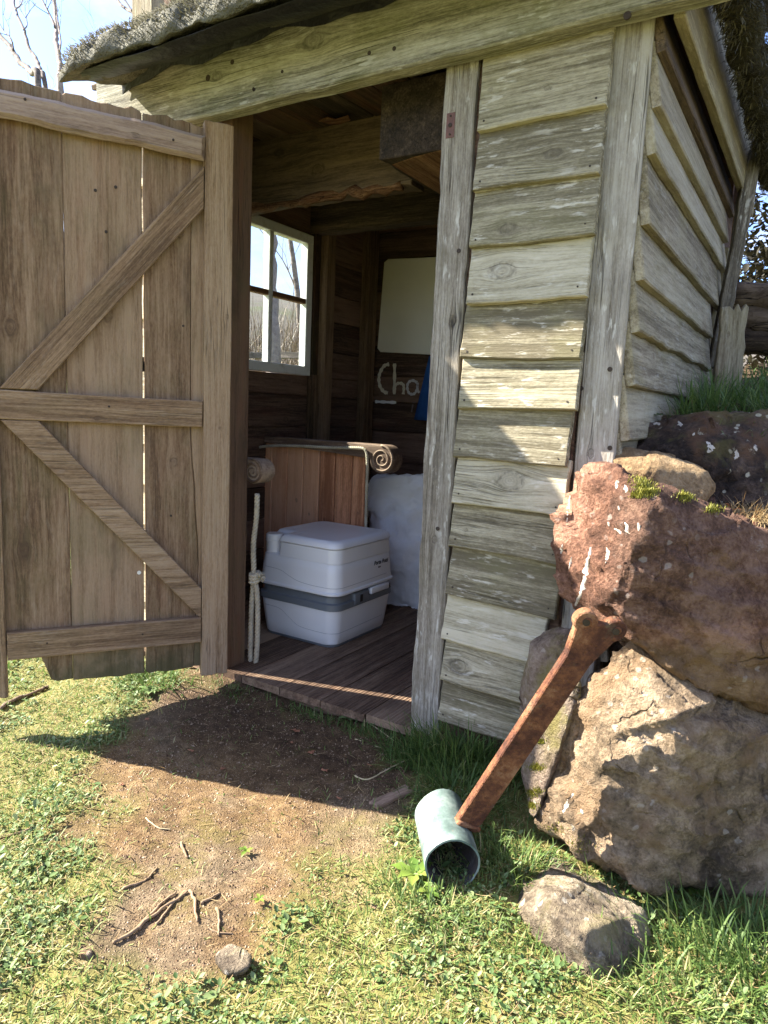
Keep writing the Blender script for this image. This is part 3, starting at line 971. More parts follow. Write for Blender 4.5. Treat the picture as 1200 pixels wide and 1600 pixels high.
# deck floor: grooved boards running inwards
for i in range(11):
    x0 = -2.453 + i * .183
    n = 26
    prof = []
    for k in range(n + 1):
        prof.append((x0 + .178 * k / n, -.0028 if k % 2 else 0.0))
    V, F = [], []
    for yy in (1.86 + random.uniform(-.004, .004), 3.74):
        V += [(px_, yy, pz_) for px_, pz_ in prof] + [(x0, yy, -.028), (x0 + .178, yy, -.028)]
    m_ = n + 3
    for k in range(n):
        F.append((k, k + 1, m_ + k + 1, m_ + k))
    F += [(n + 1, 0, m_, m_ + n + 1), (n, n + 2, m_ + n + 2, m_ + n), tuple(list(range(n, -1, -1)) + [n + 1, n + 2]), tuple([m_ + k for k in range(n + 1)] + [m_ + n + 2, m_ + n + 1])]
    me = mesh_from('deck_board', V, F)
    R_ = frame((0, 0, 0), (0, 1, 0), (0, 0, 1))
    me.transform(R_.inverted())
    set_knots(link('deck_board', me, M_DECK, hut, R_), [])
board('deck_joist', (-2.4, 1.885, -.06), (-.95, 1.885, -.06), NF, .06, .04, M_DECK, hut)

# lettering painted on the back wall


def stroke(pts, w, y, mat, label=None):
    P = smooth_path([at(a, b, y=y) for a, b in pts], 5)
    V, F = [], []
    for i, p in enumerate(P):
        t = (P[min(i + 1, len(P) - 1)] - P[max(i - 1, 0)]).normalized()
        s = Vector((-t.z, 0, t.x)) * w * (.5 + .12 * math.sin(i * 1.7))
        V += [p + s, p - s]
    for i in range(len(P) - 1):
        F.append((2 * i, 2 * i + 1, 2 * i + 3, 2 * i + 2))
    return V, F


yl = YB - .004
g = Geo()
g.add(stroke([(608, 569), (600, 572), (594, 582), (592, 592), (594, 604), (600, 612), (606, 614)], .021, yl, None))
g.add(stroke([(616.5, 568), (616.5, 590), (616, 616)], .021, yl, None))
g.add(stroke([(617, 603), (622, 599), (629, 600), (631, 606), (630, 616)], .018, yl, None))
g.build('lettering', M_LETTER, hut, smooth=False, label='cream hand painted letters C and h')
g = Geo()
g.add(stroke([(652, 598), (645, 594.5), (638, 598), (636.5, 606), (639, 614), (645, 616), (650, 612), (652.5, 602), (652, 598)], .016, yl, None))
g.add(stroke([(652.5, 600), (652.5, 608), (655, 614)], .014, yl, None))
g.build('lettering', M_LETTER2, hut, smooth=False, label='grey hand painted letter a')
g = Geo().add(stroke([(586, 627.5), (600, 628), (619, 629)], .017, yl, None))
g.build('painted_line', simple('white_line', (.8, .8, .78), .7), hut, smooth=False)
g = Geo().add(stroke([(644, 629), (649, 629.5)], .008, yl, None)).add(stroke([(645, 632), (643, 644)], .010, yl, None))
g.build('lettering', simple('faded_paint', (.14, .11, .10), .9), hut, smooth=False, label='faded paint mark under the letter a')

# thatched roof: membrane, thatch slab, shaggy edge
SL = math.radians(17)


def roof_pt(x, s, up):
    """x along the eave, s metres up the slope from the front lip, up = height over the underside."""
    return Vector((x, 1.53 + s * math.cos(SL), 2.062 + s * math.sin(SL) + up))


def thatch():
    nx, ns = 150, 60
    V, F = [], []
    x0, x1, depth = -2.27, -.31, 2.35
    for layer in (0, 1):
        for j in range(ns + 1):
            for i in range(nx + 1):
                u, v = i / nx, j / ns
                x = x0 + (x1 - x0) * u
                s = depth * v ** 1.4
                ed = min(1, min(s / .05, (u) * 2.2 / .05, (1 - u) * 2.2 / .05))
                th = .028 + .052 * math.sqrt(max(0, ed * (2 - ed)))
                n_ = noise.fractal(Vector((x * 7, s * 7, layer * 5)), 1, 2, 4) * .034 + noise.noise(Vector((x * 28, s * 20, 3))) * .014
                lip = noise.noise(Vector((x * 4, 2, 0))) * .03 * (1 - v) + noise.noise(Vector((x * 17, 5, 0))) * .012 * (1 - v)
                droop = -.03 * math.exp(-((x - x0) / .12) ** 2) - .012 * math.exp(-(s / .06) ** 2)
                if layer:
                    V.append(roof_pt(x + n_ * .3, s + lip, th + n_ + droop))
                else:
                    V.append(roof_pt(x, s + lip, .0 + n_ * .4 + droop))
    L = (nx + 1) * (ns + 1)
    for j in range(ns):
        for i in range(nx):
            a = j * (nx + 1) + i
            F.append((L + a, L + a + 1, L + a + nx + 2, L + a + nx + 1))
            F.append((a + nx + 1, a + nx + 2, a + 1, a))
    for i in range(nx):
        F.append((i, i + 1, L + i + 1, L + i))
        a = ns * (nx + 1) + i
        F.append((a + 1, a, L + a, L + a + 1))
    for j in range(ns):
        a, b = j * (nx + 1), (j + 1) * (nx + 1)
        F.append((b, a, L + a, L + b))
        F.append((a + nx, b + nx, L + b + nx, L + a + nx))
    mat = simple('thatch_mass', (.15, .145, .115), .95, .15, vary=.85, scale=22, bump=.02, bs=55)
    return link('thatch_roof', mesh_from('thatch_roof', V, F), mat, hut, smooth=True), (x0, x1, depth)


th, (tx0, tx1, tdep) = thatch()
th['label'] = 'shaggy grey thatch'
# shaggy silver fibres on the front lip and top, dark ones down the right-hand verge
n = 9000
xx = RNG.uniform(tx0, tx1, n)
ss = np.abs(RNG.normal(0, .10, n))
up = np.where(ss < .03, RNG.uniform(.0, .075, n), .074)
P = np.array([roof_pt(a, b + noise.noise(Vector((a * 4, 2, 0))) * .03 + noise.noise(Vector((a * 17, 5, 0))) * .012, c - .03 * math.exp(-((a - tx0) / .12) ** 2)) for a, b, c in zip(xx, ss, up)])
az = RNG.normal(-math.pi / 2, .7, n)
blades_obj('thatch_fibre', [(P, RNG.uniform(.008, .026, n), RNG.uniform(.002, .005, n), RNG.uniform(.9, 1.6, n), az, RNG.uniform(.1, 1.0, n), np.clip(RNG.normal(.2 + 5.6 * up, .2, n) + .15, 0, 1))], M_FIBRE, th)['kind'] = 'stuff'
P = []
for i in range(26):
    t = i / 25
    P.append((-.30 + .012 * math.sin(i * 1.9), 1.62 + 2.1 * t, 2.075 + .012 * math.sin(i * 1.3)))
g = Geo().add(tube_geo(smooth_path(P, 4), [.045 + .012 * noise.noise(Vector((i * .23, 3, 1))) for i in range(101)], 16))
vg = g.build('thatch_verge', simple('verge_thatch', (.06, .055, .033), .95, .15, vary=.8, scale=26, bump=.02, bs=55), hut, label='dark hanging thatch along the side of the roof')
n = 9000
yy = RNG.uniform(1.6, 3.72, n)
aa = RNG.uniform(-.3, 6.0, n)
rr_ = RNG.uniform(.03, .052, n)
P = np.stack([-.30 + np.cos(aa) * rr_, yy, 2.075 + np.sin(aa) * rr_ * 1.15], 1)
blades_obj('verge_fibre', [(P, RNG.uniform(.012, .034, n), RNG.uniform(.002, .004, n), RNG.uniform(1.2, 2.7, n), np.where(np.cos(aa) < 0, math.pi, 0) + RNG.normal(0, 1.0, n), RNG.uniform(-.3, .9, n), np.clip(RNG.normal(.4, .25, n), 0, 1))], M_FIBRE_DARK, vg)['kind'] = 'stuff'
# black membrane under the thatch, hanging over the top of the fascia
mp = []
for i in range(41):
    x = -2.265 + i * .05
    mp.append(x)
V, F = [], []
for i, x in enumerate(mp):
    sag = .018 * math.sin(i * .55) + .012 * math.sin(i * 1.3 + 1)
    V += [(x, 1.55, 2.045 + sag * .15), (x, 1.68, 2.078 + sag * .3), (x, 1.777, 2.135 + sag * .4), (x, 1.782, 2.115 + sag * .6 - (.05 * min(1, max(0, (-2.0 - x) / .3))))]
for i in range(len(mp) - 1):
    for k in range(3):
        a = i * 4 + k
        F.append((a, a + 4, a + 5, a + 1))
me = mesh_from('roof_membrane', V, F)
mo = link('roof_membrane', me, M_MEMBRANE, hut, smooth=True)
sm = mo.modifiers.new('t', 'SOLIDIFY')
sm.thickness = .002
for i in range(12):
    board('roof_board', (-2.38 + i * .18, 1.80, 2.155), (-2.38 + i * .18, 3.7, 2.155 + 1.9 * math.tan(SL)), (0, 0, 1), .178, .02, M_RAFTER, hut, knots=[])
# posts standing above the roof
for (l, r, yy, zb) in ((206, 237, 2.3, 2.25), (239, 267, 2.45, 2.25), (274, 292, 2.7, 2.3)):
    a, b = at(l, 10, y=yy), at(r, 10, y=yy)
    mid = (a + b) / 2
    board('railing_post', (mid.x, yy, 2.2), (mid.x, yy, 3.3), NF, (b - a).length, .07, M_SIDE if l != 239 else M_JAMB, hut)
a = at(300, 14, y=2.2)
board('ridge_board', (a.x - .1, 2.25, a.z - .01), (a.x + .9, 2.25, a.z + .03), NF, .14, .03, M_SIDE, hut)

# ------------------------------------------------------------------ the open door (part of the hut)
HX = Vector((-1.762, 1.828, 0))
DD = Vector((.54, .842, 0)).normalized()         # from the free edge to the hinge
DN = Vector((.842, -.54, 0)).normalized()        # inside face of the door
door = empty('door', HX, hut)
door.matrix_parent_inverse = world_of(hut).inverted()
door['label'] = 'ledged and braced plank door standing open'


def D(s, z, off=0.0):
    return HX + DD * s + Vector((0, 0, z)) + DN * off


UPV = Vector((0, 0, 1))
# local frame for vertical boards: X = up, N = DN, Z = X x N


def vboard(name, s0, s1, z0, z1, off, t, mat, rag=.002, outline=None, **kw):
    Zd = UPV.cross(DN)
    sg = 1 if Zd.dot(DD) > 0 else -1
    if outline is None:
        o = D((s0 + s1) / 2, z0, off)
        return slab(name, o, UPV, DN, ragged(z1 - z0, abs(s1 - s0), .06, rag, endrag=kw.pop('endrag', .006)), t, mat, door, **kw)
    o = D(0, 0, off)
    return slab(name, o, UPV, DN, [(z, s * sg) for s, z in outline], t, mat, door, **kw)


def jag(s0, s1, z, n, amp):
    return [(s0 + (s1 - s0) * i / n, z + random.uniform(-amp, amp)) for i in range(n + 1)]


def edge(s, z0, z1, n, amp, lean=0.0):
    ph = random.random() * 50
    return [(s + lean * i / n + amp * noise.noise(Vector((i * .9 + ph, 0, 0))) * 1.6, z0 + (z1 - z0) * i / n) for i in range(n + 1)]


BO = -.030
vboard('door_board', 0, 0, 0, 0, BO, .024, M_DOOR, outline=edge(-.523, .045, 1.905, 14, .001) + jag(-.53, -.795, 1.912, 8, .006) + edge(-.80, 1.9, .15, 8, .002) + [(-.70, .148), (-.625, .146), (-.610, .11), (-.59, .05), (-.57, .042)],
       knots=[(.50, -.66, .014), (1.20, -.68, .014)])
vboard('door_board', 0, 0, 0, 0, BO, .024, M_DOOR, outline=edge(-.291, .035, 1.895, 16, .0014) + jag(-.296, -.512, 1.905, 9, .007) + edge(-.5224, 1.9, .04, 14, .001) + jag(-.515, -.30, .036, 6, .004),
       knots=[(1.262, -.40, .012)])
# third board has split: two pieces with a crack between them
crk = [(-.135, .94), (-.133, .86), (-.128, .78), (-.120, .70), (-.117, .62), (-.108, .50)]
vboard('door_board', 0, 0, 0, 0, BO, .024, M_DOOR, outline=[(-.135, 1.60)] + crk + [(-.103, .42), (-.112, .2), (-.12, .04)] + jag(-.125, -.275, .034, 5, .003) + edge(-.2835, .04, 1.898, 16, .0016, -.002) + jag(-.284, -.14, 1.90, 6, .007),
       knots=[(1.55, -.17, .010), (.79, -.19, .010)])
vboard('door_board', 0, 0, 0, 0, BO, .024, M_DOOR, outline=[(-.1348, 1.60)] + [(s + .0026, z) for s, z in crk] + [(-.1028, .42), (-.1118, .2), (-.1198, .04), (-.02, .036), (-.012, 1.89)] + jag(-.03, -.1395, 1.895, 5, .005),
       knots=[(1.555, -.135, .0001)])
# stiles, rails, braces
vboard('door_stile', -.096, -.002, .010, 1.906, 0, .045, M_FRAME, rag=.0012, knots=[(1.28, 0.03, .004), (.9, .01, .003)])
vboard('door_stile', -.812, -.718, .018, 1.90, 0, .029, M_FRAME, rag=.002, knots=[])


def dboard(name, p, q, W_, t, off=0.0, mat=None, **kw):
    a, b = D(*p, off), D(*q, off)
    return board(name, a, b, DN, W_, t, mat or M_FRAME, door, **kw)


dboard('door_rail', (-.716, 1.832), (-.0985, 1.816), .078, .03, .014, M_DRIFT, rag=.006, step=.03, ch=.012, knots=[(.4, .01, .006)])
dboard('door_rail', (-.716, .964), (-.0985, .955), .090, .029, 0, rag=.0012, knots=[(.28, .03, .006)])
dboard('door_rail', (-.716, .189), (-.0985, .185), .092, .029, .002, rag=.0012, knots=[(.2, .01, .005)])
Zd = DD.cross(DN)


def brace(poly, off, **kw):
    a = D(poly[0][0], poly[0][1], off)
    b = D(poly[1][0], poly[1][1], off)
    X = (b - a).normalized()
    Z = X.cross(DN)
    pts = []
    for s, z in poly:
        v = D(s, z, off) - a
        pts.append((v.dot(X), v.dot(Z)))
    return slab('door_brace', a, X, DN, pts, .028, M_FRAME, door, **kw)


brace([(-.714, 1.0115), (-.0985, 1.765), (-.0985, 1.632), (-.606, 1.013)], -.001, knots=[(.6, -.02, .004)])
brace([(-.714, .9165), (-.607, .9165), (-.0985, .338), (-.0985, .2335), (-.105, .2335)], -.001, knots=[(.75, -.02, .008)])
for s_, z_, m_, r_ in ((-.307, .403, 'M_WPLASTIC', .0068), (-.62, 1.85, 'n', .004), (-.2, 1.82, 'n', .004), (-.4, .97, 'n', .0035), (-.6, .19, 'n', .003), (-.3, .19, 'n', .003), (-.4, 1.52, 'n', .005), (-.37, 1.66, 'n', .005), (-.43, 1.64, 'n', .005), (-.16, 1.25, 'n', .004), (-.2, .60, 'n', .004), (-.13, 1.62, 'n', .006)):
    off = BO if not (z_ < .24 or .92 < z_ < 1.0 or z_ > 1.78) else (.014 if z_ > 1.78 else .002)
    c = D(s_, z_, off)
    Geo().add(tube_geo([c - DN * .004, c + DN * .002], r_, 10)).build('screw', simple('pale_screw', (.7, .68, .62), .4, .5) if m_ != 'n' else M_NAIL, door, smooth=False)
# latch plate on the outer face, seen through the gap
board('latch', D(-.33, 1.115, BO - .030), D(-.24, 1.115, BO - .030), DN, .05, .008, M_DARK, door, knots=[])

# ------------------------------------------------------------------ portable toilet
wc = empty('portable_toilet', (-1.81, 2.54, 0))
tag(wc, 'white portable camping toilet with grey band on the hut floor', 'toilet')
TX0, TX1, TY0, TY1, TK = -2.035, -1.60, 2.275, 2.75, 1.07


def rrect(x0, x1, y0, y1, r, k=7, notch=None):
    P = []
    for cx, cy, a0 in ((x1 - r, y0 + r, -90), (x1 - r, y1 - r, 0), (x0 + r, y1 - r, 90), (x0 + r, y0 + r, 180)):
        if notch and a0 == 180:
            nx_, ny_, nr = notch
            for j in range(k + 1):      # corner at (x0, y0+ny)
                an = math.radians(180 + 90 * j / k)
                P.append((x0 + .012 + .012 * math.cos(an), y0 + ny_ + .012 + .012 * math.sin(an)))
            for j in range(k + 1):      # inner concave corner
                an = math.radians(90 - 90 * j / k)
                P.append((x0 + nx_ - nr + nr * math.cos(an), y0 + ny_ - nr + nr * math.sin(an)))
            for j in range(k + 1):
                an = math.radians(180 + 90 * j / k)
                P.append((x0 + nx_ + .012 + .012 * math.cos(an), y0 + .012 + .012 * math.sin(an)))
            continue
        for j in range(k + 1):
            an = math.radians(a0 + 90 * j / k)
            P.append((cx + r * math.cos(an), cy + r * math.sin(an)))
    return P


def loft(name, rings, mat, parent, smooth=True):
    n = len(rings[0][1])
    V, F = [], []
    for z, P in rings:
        z = z * TK
        V += [(x, y, z) if not callable(z) else (x, y, z(x, y)) for x, y in P]
    for k in range(len(rings) - 1):
        for i in range(n):
            j = (i + 1) % n
            F.append((k * n + i, k * n + j, (k + 1) * n + j, (k + 1) * n + i))
    F.append(tuple(range(n - 1, -1, -1)))
    F.append(tuple(range((len(rings) - 1) * n, len(rings) * n)))
    me = mesh_from(name, V, F)
    o = link(name, me, mat, parent)
    if smooth:
        me.polygons.foreach_set('use_smooth', [len(p.vertices) == 4 for p in me.polygons])
        bm = bmesh.new()
        bm.from_mesh(me)
        for e in bm.edges:
            if len(e.link_faces) == 2 and e.calc_face_angle(0) > math.radians(38):
                e.smooth = False
        bm.to_mesh(me)
        bm.free()
    return o


def sec(i, r=.05, **kw):
    return rrect(TX0 + i, TX1 - i, TY0 + i, TY1 - i, r, **kw)


loft('toilet_base', [(.0, sec(.030, .045)), (.010, sec(.026, .048))], M_GREYPL, wc)
loft('waste_tank', [(.008, sec(.030, .05)), (.014, sec(.024, .05)), (.05, sec(.018, .052)), (.12, sec(.009, .054)), (.152, sec(.006, .055)), (.155, sec(.010, .055))], M_WPLASTIC, wc)
loft('band', [(.153, sec(.004, .055)), (.156, sec(-.001, .055)), (.178, sec(-.001, .055)), (.181, sec(.003, .055)), (.183, sec(.012, .052)), (.205, sec(.014, .052)), (.208, sec(.005, .054)), (.214, sec(.002, .055)), (.216, sec(.008, .055))], M_GREYPL, wc)
loft('fresh_water_tank', [(.214, sec(.000, .055)), (.217, sec(-.004, .055)), (.224, sec(-.004, .055)), (.23, sec(.002, .054)), (.30, sec(.008, .054)), (.333, sec(.012, .053)), (.340, sec(.018, .05)), (.342, sec(.026, .045))], M_WPLASTIC, wc)
nt = dict(notch=(.105, .10, .025))
seat = [(TX0 + .014, TX1 - .012, TY0 + .012, TY1 - .012)]
loft('seat_block', [(.338, rrect(TX0 + .012, TX1 - .0105, TY0 + .0105, TY1 - .0105, .052, **nt)), (.392, rrect(TX0 + .016, TX1 - .014, TY0 + .014, TY1 - .014, .052, **nt))], M_WPLASTIC, wc)
loft('lid', [(.394, rrect(TX0 + .016, TX1 - .013, TY0 + .013, TY1 - .013, .052, **nt)), (.398, rrect(TX0 + .014, TX1 - .010, TY0 + .010, TY1 - .010, .054, **nt)), (.410, rrect(TX0 + .016, TX1 - .012, TY0 + .012, TY1 - .012, .054, **nt)),
             (.420, rrect(TX0 + .022, TX1 - .022, TY0 + .022, TY1 - .022, .05, **nt)), (.424, rrect(TX0 + .03, TX1 - .04, TY0 + .04, TY1 - .04, .045, **nt)), (.4245, rrect(TX0 + .05, TX1 - .055, TY0 + .06, TY1 - .055, .04, **nt)), (.422, rrect(TX0 + .055, TX1 - .062, TY0 + .065, TY1 - .062, .04, **nt))], M_LID, wc)
cx, cy = TX0 + .058, TY0 + .055
g = Geo()
circ = lambda r: [(cx + r * math.cos(a * math.pi / 14), cy + r * math.sin(a * math.pi / 14)) for a in range(28)]
loft('filler_cap', [(.34, circ(.036)), (.385, circ(.036)), (.386, circ(.039)), (.390, circ(.039)), (.391, circ(.036)), (.394, circ(.036)), (.395, circ(.039)), (.412, circ(.038)), (.416, circ(.034))], M_WPLASTIC, wc)
# embossed line on both tanks
for zb, zt, ins in ((.060, .125, .006), (.245, .285, .0005)):
    pts = []
    for x, z in ((TX0 + .05, zt), (TX0 + .13, zt - .004), (TX0 + .18, (zb + zt) / 2), (TX0 + .23, zb + .006), (TX0 + .30, zb), (TX1 - .062, zb)):
        pts.append((x, TY0 + (.0165 if zb < .2 else .0035) - (z - zb) * (.12 if zb < .2 else -.09), z * TK))
    kk = .0165 if zb < .2 else .0035
    for a in range(0, 7):
        an = math.radians(-90 + 15 * a)
        pts.append((TX1 - kk - .053 + .053 * math.cos(an), TY0 + kk + .053 + .053 * math.sin(an), zb * TK))
    pts += [(TX1 - kk, TY0 + .15, zb * TK), (TX1 - kk, TY1 - .08, zb * TK + .004)]
    Geo().add(tube_geo(smooth_path(pts, 4), .0011, 5)).build('mould_line', M_GROOVE, wc)
# handle and slide valve on the front
def box_rot(name, x0, x1, y0, y1, z0, z1, mat, parent, r=.006):
    bm = bmesh.new()
    bmesh.ops.create_cube(bm, size=1)
    for v in bm.verts:
        v.co = Vector(((x0 + x1) / 2 + v.co.x * (x1 - x0), (y0 + y1) / 2 + v.co.y * (y1 - y0), (z0 + z1) / 2 + v.co.z * (z1 - z0)))
    bmesh.ops.bevel(bm, geom=bm.edges[:], offset=r, segments=3, affect='EDGES', profile=.5)
    me = bpy.data.meshes.new(name)
    bm.to_mesh(me)
    bm.free()
    return link(name, me, mat, parent, smooth=True)


box_rot('handle', TX1 - .012, TX1 + .010, 2.53, 2.68, .195, .225, M_WPLASTIC, wc)
box_rot('recess', TX1 - .02, TX1 - .002, 2.48, 2.71, .169, .214, M_DARK, wc, .004)
box_rot('latch_plate', TX1 - .02, TX1 + .004, 2.41, 2.52, .169, .222, M_GREYPL, wc)
box_rot('valve', TX1 - .004, TX1 + .007, 2.448, 2.468, .178, .21, M_DARK, wc, .003)
for body, size, yy, z_ in (('Porta Potti', .026, 2.565, .318), ('Qube', .010, 2.60, .301)):
    cu = bpy.data.curves.new('logo', 'FONT')
    cu.body, cu.size, cu.shear, cu.extrude = body, size, .25, .0004
    cu.offset = .0004
    oc = bpy.data.objects.new('logo_curve', cu)
    COL.objects.link(oc)
    me = bpy.data.meshes.new_from_object(oc.evaluated_get(bpy.context.evaluated_depsgraph_get()))
    bpy.data.objects.remove(oc)
    me.materials.clear()
    o = link('logo', me, M_PRINT)
    o.parent = wc
    o.matrix_parent_inverse = world_of(wc).inverted()
    tl = .085 * .99
    o.matrix_basis = Matrix.Translation((TX1 - .0062, yy, z_)) @ Matrix(((0, -.0, 1, 0), (1, 0, 0, 0), (0, 1, 0, 0), (0, 0, 0, 1)))

# ------------------------------------------------------------------ throne seat round the toilet
th_ = empty('throne_bench', (-2.05, 2.9, 0))
tag(th_, 'carved wooden seat with orange plank side and scrolled arm behind the toilet', 'seat')
YA = 2.765
xs_ = [-2.29, -2.205, -2.14, -2.07, -2.002, -1.937]
tl_, tr_ = at(575, 703, y=YA), at(405, 697, y=YA)
ARM_Z = tl_.z + .004
pxs = [385, 424, 448, 472.5, 497.5, 522.5, 549, 570]
for a_, b_ in zip(pxs, pxs[1:]):
    p, q = at(a_, 760, y=YA), at(b_, 760, y=YA)
    board('plank', ((p.x + q.x) / 2, YA, .0), ((p.x + q.x) / 2, YA, ARM_Z - .012), NF, q.x - p.x - .0055, .02, M_ORANGE, th_, rag=.0004, knots=[(random.uniform(.3, .7), random.uniform(-.02, .02), .004)])


def arm(y0, y1, xe, zc, R, label):
    """Arm rail along X that curls down into a spiral at its +X end (xe = centre of the scroll)."""
    g = Geo()
    prof = []
    for i in range(29):
        a = math.radians(90 - 270 * i / 28)
        prof.append((xe + R * math.cos(a), zc + R * math.sin(a)))
    top = zc + R
    out = [(-2.40, top)] + prof + [(-2.40, zc + R * .55)]
    n = len(out)
    V, F = [], []
    ins = .006
    for yy, s in ((y0, .93), (y0 + ins, 1), (y1 - ins, 1), (y1, .93)):
        for x, z in out:
            if x > -2.39:
                V.append((xe + (x - xe) * s, yy, zc + (z - zc) * s))
            else:
                V.append((x, yy, z))
    for k in range(3):
        for i in range(n):
            j = (i + 1) % n
            F.append((k * n + i, k * n + j, (k + 1) * n + j, (k + 1) * n + i))
    # end faces: fan of the disc plus rail strip
    for base, flip in ((0, False), (3 * n, True)):
        f = [base + i for i in range(n)]
        F.append(tuple(f if flip else f[::-1]))
    g.V, g.F = V, F
    o = g.build('arm_rail', M_DRIFT, th_, smooth=False, label=label)
    bm = bmesh.new()
    bm.from_mesh(o.data)
    bmesh.ops.recalc_face_normals(bm, faces=bm.faces)
    bm.to_mesh(o.data)
    bm.free()
    set_knots(o, [])
    sp_ = []
    for i in range(70):
        t = i / 69
        a = math.radians(95 - 900 * t)
        r = R * .90 * (1 - t) + .005
        sp_.append((xe + r * math.cos(a), y0 - .0005, zc + r * math.sin(a)))
    Geo().add(tube_geo(sp_, [.0055 * (1 - .4 * i / 69) for i in range(70)], 6)).build('scroll', M_DRIFT, o)
    return o


s1 = at(597, 718, y=YA - .03)
arm(YA - .035, YA + .05, s1.x, s1.z, .066, 'far arm rail ending in a carved spiral')
s2 = at(395, 740, y=2.03)
arm(2.03, 2.11, s2.x, s2.z + .008, .047, 'near arm rail ending in a carved spiral')
for i in range(2):
    board('plank', (-2.37 + i * .08, 2.09, 0), (-2.37 + i * .08, 2.09, s2.z), NF, .078, .02, M_ORANGE, th_, rag=.0004)
rp = [at(a_, b_, y=YA - .046) for a_, b_ in ((386, 701), (402, 699), (425, 696.5), (470, 697), (520, 699.5), (560, 700), (571, 704), (574, 720), (573, 760), (572, 800), (571, 840))]
rope_geo(smooth_path(rp, 4), .0075, .034).build('rope_trim', M_ROPE, th_)

# rope looped over the near arm
yr = 1.995
rp = [at(a_, b_, y=yr) for a_, b_ in ((402, 772), (400.5, 810), (396, 850), (396.5, 890), (396, 905), (393, 950), (391.5, 1000), (391.5, 1035), (395, 1047), (399, 1040), (402, 1000), (402.5, 950), (401, 920), (397, 903), (402, 897), (408, 900))]
g = rope_geo(smooth_path(rp, 4), .0108, .044)
end = rp[-1]
kc = at(398, 903, y=yr)
for dz in (-.010, .004, .016):
    kp = [kc + Vector((.017 * math.cos(a), .017 * math.sin(a) , dz + .006 * math.sin(a))) for a in np.linspace(0, 6.6, 16)]
    kg = rope_geo(kp, .008, .036)
    g.add((kg.V, kg.F))
for i in range(26):
    d = Vector((random.uniform(-.2, 1), random.uniform(-.7, .3), random.uniform(-.7, .9))).normalized()
    g.add(tube_geo([end, end + d * .012, end + d * .022 + Vector((0, 0, -.005))], [.0016, .0013, .0006], 4))
ro = g.build('hanging_rope', M_ROPE)
tag(ro, 'pale twisted rope hanging in a loop from the near scrolled arm', 'rope')


# ------------------------------------------------------------------ rocks
def remesh_rock(name, P, mat, voxel=.012, amp=.02, seed=0, strata=0.0, parent=None, flat=0.0, chip=0.6):
    bm = bmesh.new()
    for p in P:
        bm.verts.new(p)
    bmesh.ops.convex_hull(bm, input=bm.verts)
    for v in [v for v in bm.verts if not v.link_faces]:
        bm.verts.remove(v)
    me = bpy.data.meshes.new(name)
    bm.to_mesh(me)
    bm.free()
    o = bpy.data.objects.new(name, me)
    COL.objects.link(o)
    rm = o.modifiers.new('r', 'REMESH')
    rm.mode, rm.voxel_size = 'VOXEL', voxel
    dg = bpy.context.evaluated_depsgraph_get()
    m2 = bpy.data.meshes.new_from_object(o.evaluated_get(dg))
    bpy.data.objects.remove(o)
    c = sum((Vector(p) for p in P), Vector()) / len(P)
    S = Vector((seed * 3.1, seed * 1.7, seed * 2.3))
    co = np.empty(len(m2.vertices) * 3, np.float32)
    m2.vertices.foreach_get('co', co)
    no = np.empty(len(m2.vertices) * 3, np.float32)
    m2.vertices.foreach_get('normal', no)
    co, no = co.reshape(-1, 3), no.reshape(-1, 3)
    out = np.empty_like(co)
    for i in range(len(co)):
        p, n_ = Vector(co[i]), Vector(no[i])
        q = p + S
        d = amp * (noise.fractal(q * 3.2, 1, 2, 3) * .4)
        f = noise.voronoi(q * 7 + noise.noise_vector(q * 6) * .25)[0]
        d -= amp * chip * max(0, .55 - f[0] * 1.0) * (1 if noise.noise(q * 3.3) > -.05 else .2)
        for fs_, fk in ((4.2, 1.5), (9.5, .75), (22.0, .25)):
            vd, vp = noise.voronoi(q * fs_ + noise.noise_vector(q * fs_ * .6) * .35)
            hv = noise.noise_vector(vp[0] * 7.31)
            d += amp * fk * (hv.dot((q * fs_ - vp[0])) * 1.1 + hv.x * .7)
        d += amp * .30 * noise.fractal(q * 19, 1, 2, 5)
        if strata:
            h = q.z * 15 + noise.noise(q * 4) * 1.3 + q.x * 4
            d += strata * ((h % 1) ** 2.5 - .4) * (.4 + .6 * max(0, noise.noise(q * 5) + .5))
        out[i] = p + n_ * d - c
    m2.vertices.foreach_set('co', out.ravel())
    m2.update()
    m2.materials.clear()
    o = link(name, m2, mat, parent, smooth=True)
    o.location = c
    return o


def pts(*L):
    return [at(a, b, y=yy) for a, b, yy in L]


RG = 'stones of the rough retaining wall'
# upper red boulder: lit left face, dark right face
R1 = remesh_rock('boulder', pts((893, 733, 1.740), (915, 728, 1.720), (880, 782, 1.720), (864, 840, 1.710), (860, 895, 1.700), (872, 935, 1.700), (905, 958, 1.670), (935, 952, 1.600), (950, 728, 1.700), (1000, 752, 1.640),
                                (1010, 800, 1.580), (985, 850, 1.560), (965, 905, 1.550), (955, 930, 1.560), (985, 1005, 1.600), (1060, 1058, 1.640), (1130, 1088, 1.700), (1205, 1108, 1.760), (1270, 1100, 1.820),
                                (1130, 800, 1.720), (1060, 775, 1.700), (1200, 832, 1.800), (1280, 860, 1.880), (1290, 1000, 1.870), (1060, 880, 1.600), (1100, 990, 1.640),
                                (960, 735, 2.100), (1100, 780, 2.200), (900, 900, 1.760), (1280, 860, 2.300), (1000, 1000, 2.200), (1200, 1100, 2.300)), M_ROCK_RED, .0085, .019, 1, .016)
tag(R1, 'big reddish boulder streaked white, resting on top of the lower wall stone', 'boulder', RG)
